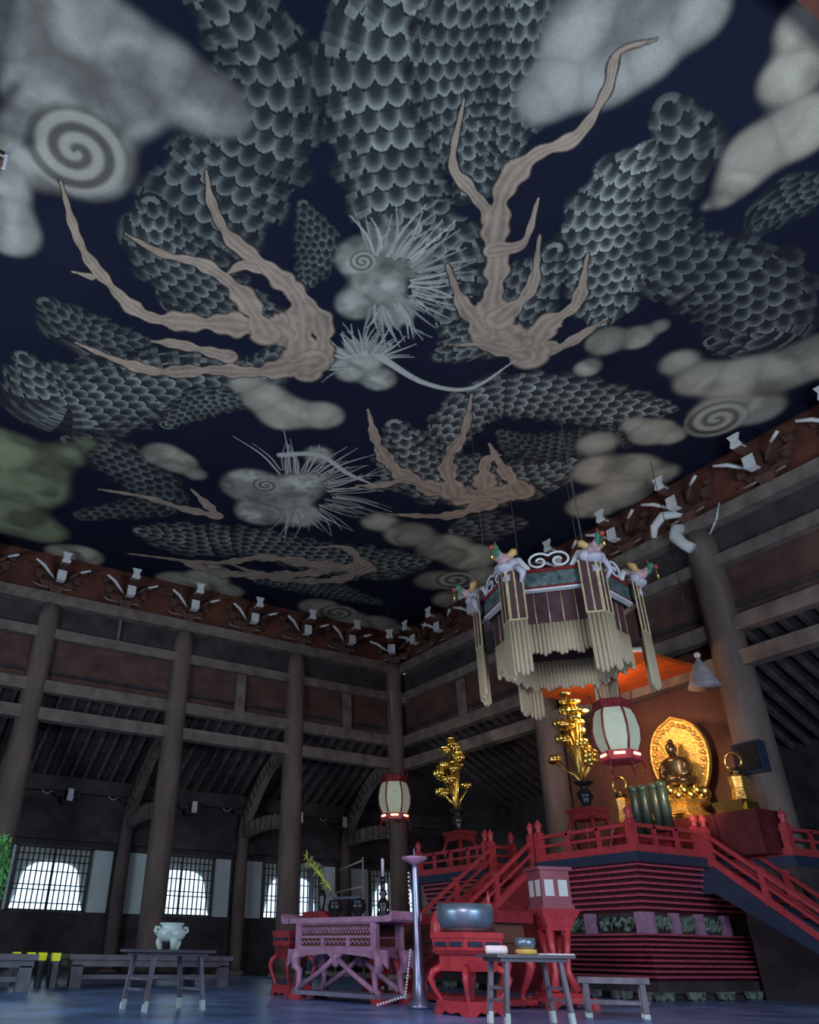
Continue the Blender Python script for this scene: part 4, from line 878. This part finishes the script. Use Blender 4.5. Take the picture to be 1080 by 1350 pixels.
# long red table behind
t = thing('long_red_table', 'long dark red table with curved legs behind the tall pole', 'table', (7.75, 9.9, 0))
MB().box((0, 0, 1.02), (.6, 2.6, .14)).build('table_top', REDD, t)
MB().box((0, 0, .84), (.5, 2.3, .24)).box((0, 0, .66), (.46, 2.2, .12)).build('apron', BACK, t)
for sx in (-1, 1):
    for sy in (-1, 1):
        b = MB(); sleg(b, (sx*.2, sy*1.05), (0, sy), .62, .06, .22); b.build('leg', RED, t)
MB().box((0, 0, .06), (.56, 2.5, .06)).build('base_board', RED, t)
b = MB(); random.seed(1)
# tall pole
t = thing('tall_pole_stand', 'tall shiny blue-grey pole with pink disc top beside the pale table', 'pole', (6.42, 8.98, 0))
MB().lathe([(.15, 0), (.15, .04), (.09, .1), (.07, .3), (.06, .6), (.05, .62), (.045, 1.0), (.04, 1.55), (.035, 1.62)], n=20).build('pole', STEEL, t)
MB().lathe([(.05, 1.6), (.16, 1.66), (.17, 1.69), (.04, 1.71)], n=20).tube([(0, 0, 1.7), (0, 0, 1.8)], [.012, .006], 6).build('disc', PINK, t)
g = MB()
for k in range(16): g.ball((-.08-.0*k, .05+.01*k, .62-.034*k), .016, 8)
for k in range(10): g.ball((-.1-.03*k, .2+.02*k, .12-.01*k), .018, 8)
for k in range(8): g.ball((-.07, .05, 1.5-.05*k), .013, 8)
g.build('bead_string', WHITE, t)

# red pedestal lantern
t = thing('pedestal_lantern', 'red lacquered standing lantern on a flared pedestal before the altar', 'lantern', (8.42, 8.62, 0), math.radians(-18))
MB().box((0, 0, 1.38), (.42, .42, .44)).build('lantern_box', LBOX, t)
b = MB()
for s in (-1, 1):
    for q in (-.1, .1): b.box((s*.213, q, 1.38), (.01, .13, .2)); b.box((q, s*.213, 1.38), (.13, .01, .2))
b.build('window_panel', PLAST, t)
MB().box((0, 0, 1.62), (.5, .5, .04)).build('cornice', LBOX, t); MB().box((0, 0, 1.15), (.46, .46, .04)).build('lower_cornice', LBOX, t)
b = MB()
for z, w_ in ((1.10, .58), (1.05, .52), (1.0, .46), (.95, .42), (.9, .36)): b.box((0, 0, z), (w_, w_, .055), taper=.9)
b.build('capital', RED, t)
for sx in (-1, 1):
    for sy in (-1, 1): MB().tube([(sx*.13, sy*.13, .9), (sx*.1, sy*.1, .6), (sx*.09, sy*.09, .4), (sx*.16, sy*.16, .18)], [.05, .042, .045, .06], 10).build('leg', RED, t)
b = MB(); b.box((0, 0, .12), (.5, .5, .1), taper=.9)
for sx in (-1, 1): b.prism([(-.34, .12), (-.36, 0), (-.24, 0), (-.15, .06), (.15, .06), (.24, 0), (.36, 0), (.34, .12)], (sx*.28, 0, 0), (0, 1, 0), (0, 0, 1), .06).prism([(-.34, .12), (-.36, 0), (-.24, 0), (-.15, .06), (.15, .06), (.24, 0), (.36, 0), (.34, .12)], (0, sx*.28, 0), (1, 0, 0), (0, 0, 1), .06)
b.build('base', RED, t)

# ------------------------------------------------------------------ folding tables
def folding_table(lab, loc, rz, wx, wy, h, mt, ml, splay=.1):
    t = thing('folding_table', lab, 'table', loc, rz)
    MB().box((0, 0, h-.014), (wx, wy, .028)).box((0, 0, h-.045), (wx*.86, wy*.8, .035)).build('table_top', mt, t)
    for sx in (-1, 1):
        for sy in (-1, 1):
            MB().bar((sx*wx*.34, sy*wy*.33, h-.04), (sx*(wx*.34+splay*.7), sy*(wy*.33+splay*.2), .07), .04, .045).build('leg', ml, t); lg_ = LAST[0]
            MB().bar((sx*(wx*.34+splay*.62), sy*(wy*.33+splay*.18), .1), (sx*(wx*.34+splay*.72), sy*(wy*.33+splay*.2), 0), .046, .05).build('pale_leg_tip', CERAM, lg_)
    b = MB()
    for sx in (-1, 1):
        for z in (.2, .3): f = 1-z/h; x = sx*(wx*.34+splay*.7*f); y = wy*.33+splay*.2*f; b.bar((x, -y, z), (x, y, z), .02, .025)
    b.build('stretcher', ml, t)
    return t
folding_table('dark folding table with splayed legs holding the pale incense burner', (3.42, 9.75, 0), math.radians(10), .86, .72, .585, TABLE, LEGW)
folding_table('grey folding table in the foreground holding a small blue bowl', (6.12, 6.72, 0), math.radians(-14), .86, .5, .585, TABLE, LEGW, .08)
t = thing('incense_burner', 'pale green-white three-legged incense burner on the left folding table', 'burner', (3.38, 9.6, .585))
MB().lathe([(.05, .07), (.12, .09), (.165, .14), (.16, .19), (.12, .22), (.115, .24), (.14, .255), (.14, .27), (.1, .27), (.09, .2)], n=28).build('bowl', CERAM, t)
for k in range(3):
    a = 2*PI*k/3+.5; MB().tube([(.11*math.cos(a), .11*math.sin(a), .12), (.13*math.cos(a), .13*math.sin(a), .07), (.11*math.cos(a), .11*math.sin(a), .0)], [.045, .04, .028], 10).build('leg', CERAM, t)
for s in (-1, 1): MB().tube([(s*.15, 0, .17), (s*.2, 0, .19), (s*.19, 0, .22), (s*.14, 0, .22)], .018, 8).build('handle', CERAM, t)
b = MB()
for k in range(9): a = 2*PI*k/9; b.ball((.165*math.cos(a), .165*math.sin(a), .165), .02, 8)
b.build('studs', CERAM, t)
# on the right folding table
v = thing('small_bowl', 'small dark blue bowl with yellow ring on the grey folding table', 'bowl', (6.2, 6.78, .585))
MB().lathe([(.08, 0), (.11, .01), (.11, .045), (.07, .05)], n=20).build('yellow_ring', mat('yellow_cloth', (.65, .5, .12), .7), v)
MB().lathe([(.05, .045), (.09, .06), (.105, .1), (.1, .15), (.09, .15), (.09, .1), (.03, .07)], n=24).build('bowl', BOWLM, v)
tag(MB().lathe([(.001, 0), (.035, .0), (.04, .02), (.04, .2), (.035, .22), (.001, .22)], (0, 0, 0), 14).build('white_roll', WHITE), 'small white roll at the left end of the grey folding table', 'roll')
o = bpy.data.objects['white_roll']; o.rotation_euler = (PI/2, 0, math.radians(70)); o.location = (5.80, 6.93, .625)
tag(MB().box((5.98, 6.98, .60), (.2, .06, .03), rz=-.5).build('yellow_strip', mat('yellow_cloth', (1, 1, 1))), 'small yellow strip beside the white roll', 'cloth')
tag(MB().box((6.42, 6.6, .592), (.32, .22, .012), rz=-.2).build('paper_sheet', WHITE), 'flat white paper at the right end of the grey folding table', 'paper')
# low bench table right
t = thing('low_bench', 'low grey wooden bench with four legs before the altar platform', 'bench', (7.75, 7.12, 0), math.radians(-42))
MB().box((0, 0, .35), (.76, .3, .06)).build('bench_top', LEGW, t)
for sx in (-1, 1):
    for sy in (-1, 1):
        lg_ = MB().box((sx*.30, sy*.11, .18), (.06, .05, .3)).build('leg', LEGW, t); MB().box((sx*.30, sy*.11, .02), (.065, .055, .04)).build('pale_leg_tip', CERAM, lg_)
b = MB()
for sy in (-1, 1): b.box((0, sy*.11, .14), (.7, .025, .035))
b.build('stretcher', LEGW, t)

# ------------------------------------------------------------------ low platforms and yellow-tipped stools at left
def platform(lab, loc, rz, wx, wy, h):
    t = thing('low_platform', lab, 'platform', loc, rz)
    MB().box((0, 0, h-.04), (wx, wy, .08)).build('deck', BENCH, t)
    MB().box((0, 0, h-.13), (wx*.96, wy*.94, .1)).build('frame', BENCH, t)
    for sx in (-1, 1):
        for sy in (-1, 1): MB().box((sx*(wx/2-.16), sy*(wy/2-.14), (h-.16)/2), (.2, .16, h-.16)).build('leg', BENCH, t)
    b = MB()
    for sy in (-1, 1): b.box((0, sy*(wy/2-.14), .16), (wx*.9, .05, .07))
    b.build('stretcher', BENCH, t)
platform('long low timber platform behind the left folding table', (5.25, 16.6, 0), 0, 3.1, 2.0, .5)
platform('low timber platform cut by the left picture edge', (1.75, 15.3, 0), 0, 2.3, 2.0, .5)
s0 = thing('yellow_tipped_post', 'x', 'post', (3.3, 17.3, 0))
MB().box((0, 0, .2), (.1, .14, .4)).build('post', BENCH, s0); MB().box((0, 0, .46), (.13, .16, .12), taper=.92).build('yellow_tip', YEL, s0)
YP = [(3.14, 17.6), (3.26, 16.8), (3.34, 16.2), (3.45, 15.6)]
s0.location = (*YP[0], 0); LL = ['farthest left of the four', 'second from the left', 'third from the left', 'nearest the long platform']
s0['label'] = 'short yellow-tipped post beside the low platforms, '+LL[0]
for p, l in zip(YP[1:], LL[1:]): dup(s0, (*p, 0), 0, 'short yellow-tipped post beside the low platforms, '+l)

# pine on the left edge
t = thing('potted_pine', 'bright green potted pine cut by the left picture edge', 'plant', (1.03, 8.7, -.0))
MB().lathe([(.2, 0), (.26, .1), (.3, .4), (.33, .45), (.28, .45), (.27, .38)], n=20).build('pot', BOWLM, t)
MB().tube([(0, 0, .4), (.05, 0, .7), (-.03, .03, 1.0), (.03, 0, 1.4)], [.05, .04, .035, .02], 8).build('trunk', BENCH, t)
b = MB(); random.seed(9)
for k in range(2600):
    z = random.uniform(.74, 1.52); rr = (.32-.16*abs(z-1.2))*random.random()**.5; a = random.uniform(0, 2*PI)
    p = Vector((rr*math.cos(a), rr*math.sin(a), z)); d = Vector((random.uniform(-1, 1), random.uniform(-1, 1), random.uniform(-.2, 1))).normalized()*.07; s = d.cross(Vector((0, 0, 1))).normalized()*.014
    b.add([tuple(p-s), tuple(p+s), tuple(p+d)], [(0, 1, 2)])
o = b.build('needles', LEAF, t); o['kind'] = 'stuff'

# dark box on the thick column, loudspeaker-like
t = thing('column_box', 'dark navy square box fixed to the thick column right of the Buddha', 'box', (13.66, 8.5, 3.75), math.radians(0))
MB().box((0, 0, 0), (.22, .54, .54)).build('box', NAVY, t); MB().box((-.12, 0, 0), (.03, .48, .48)).build('front_grille', IRON, t)
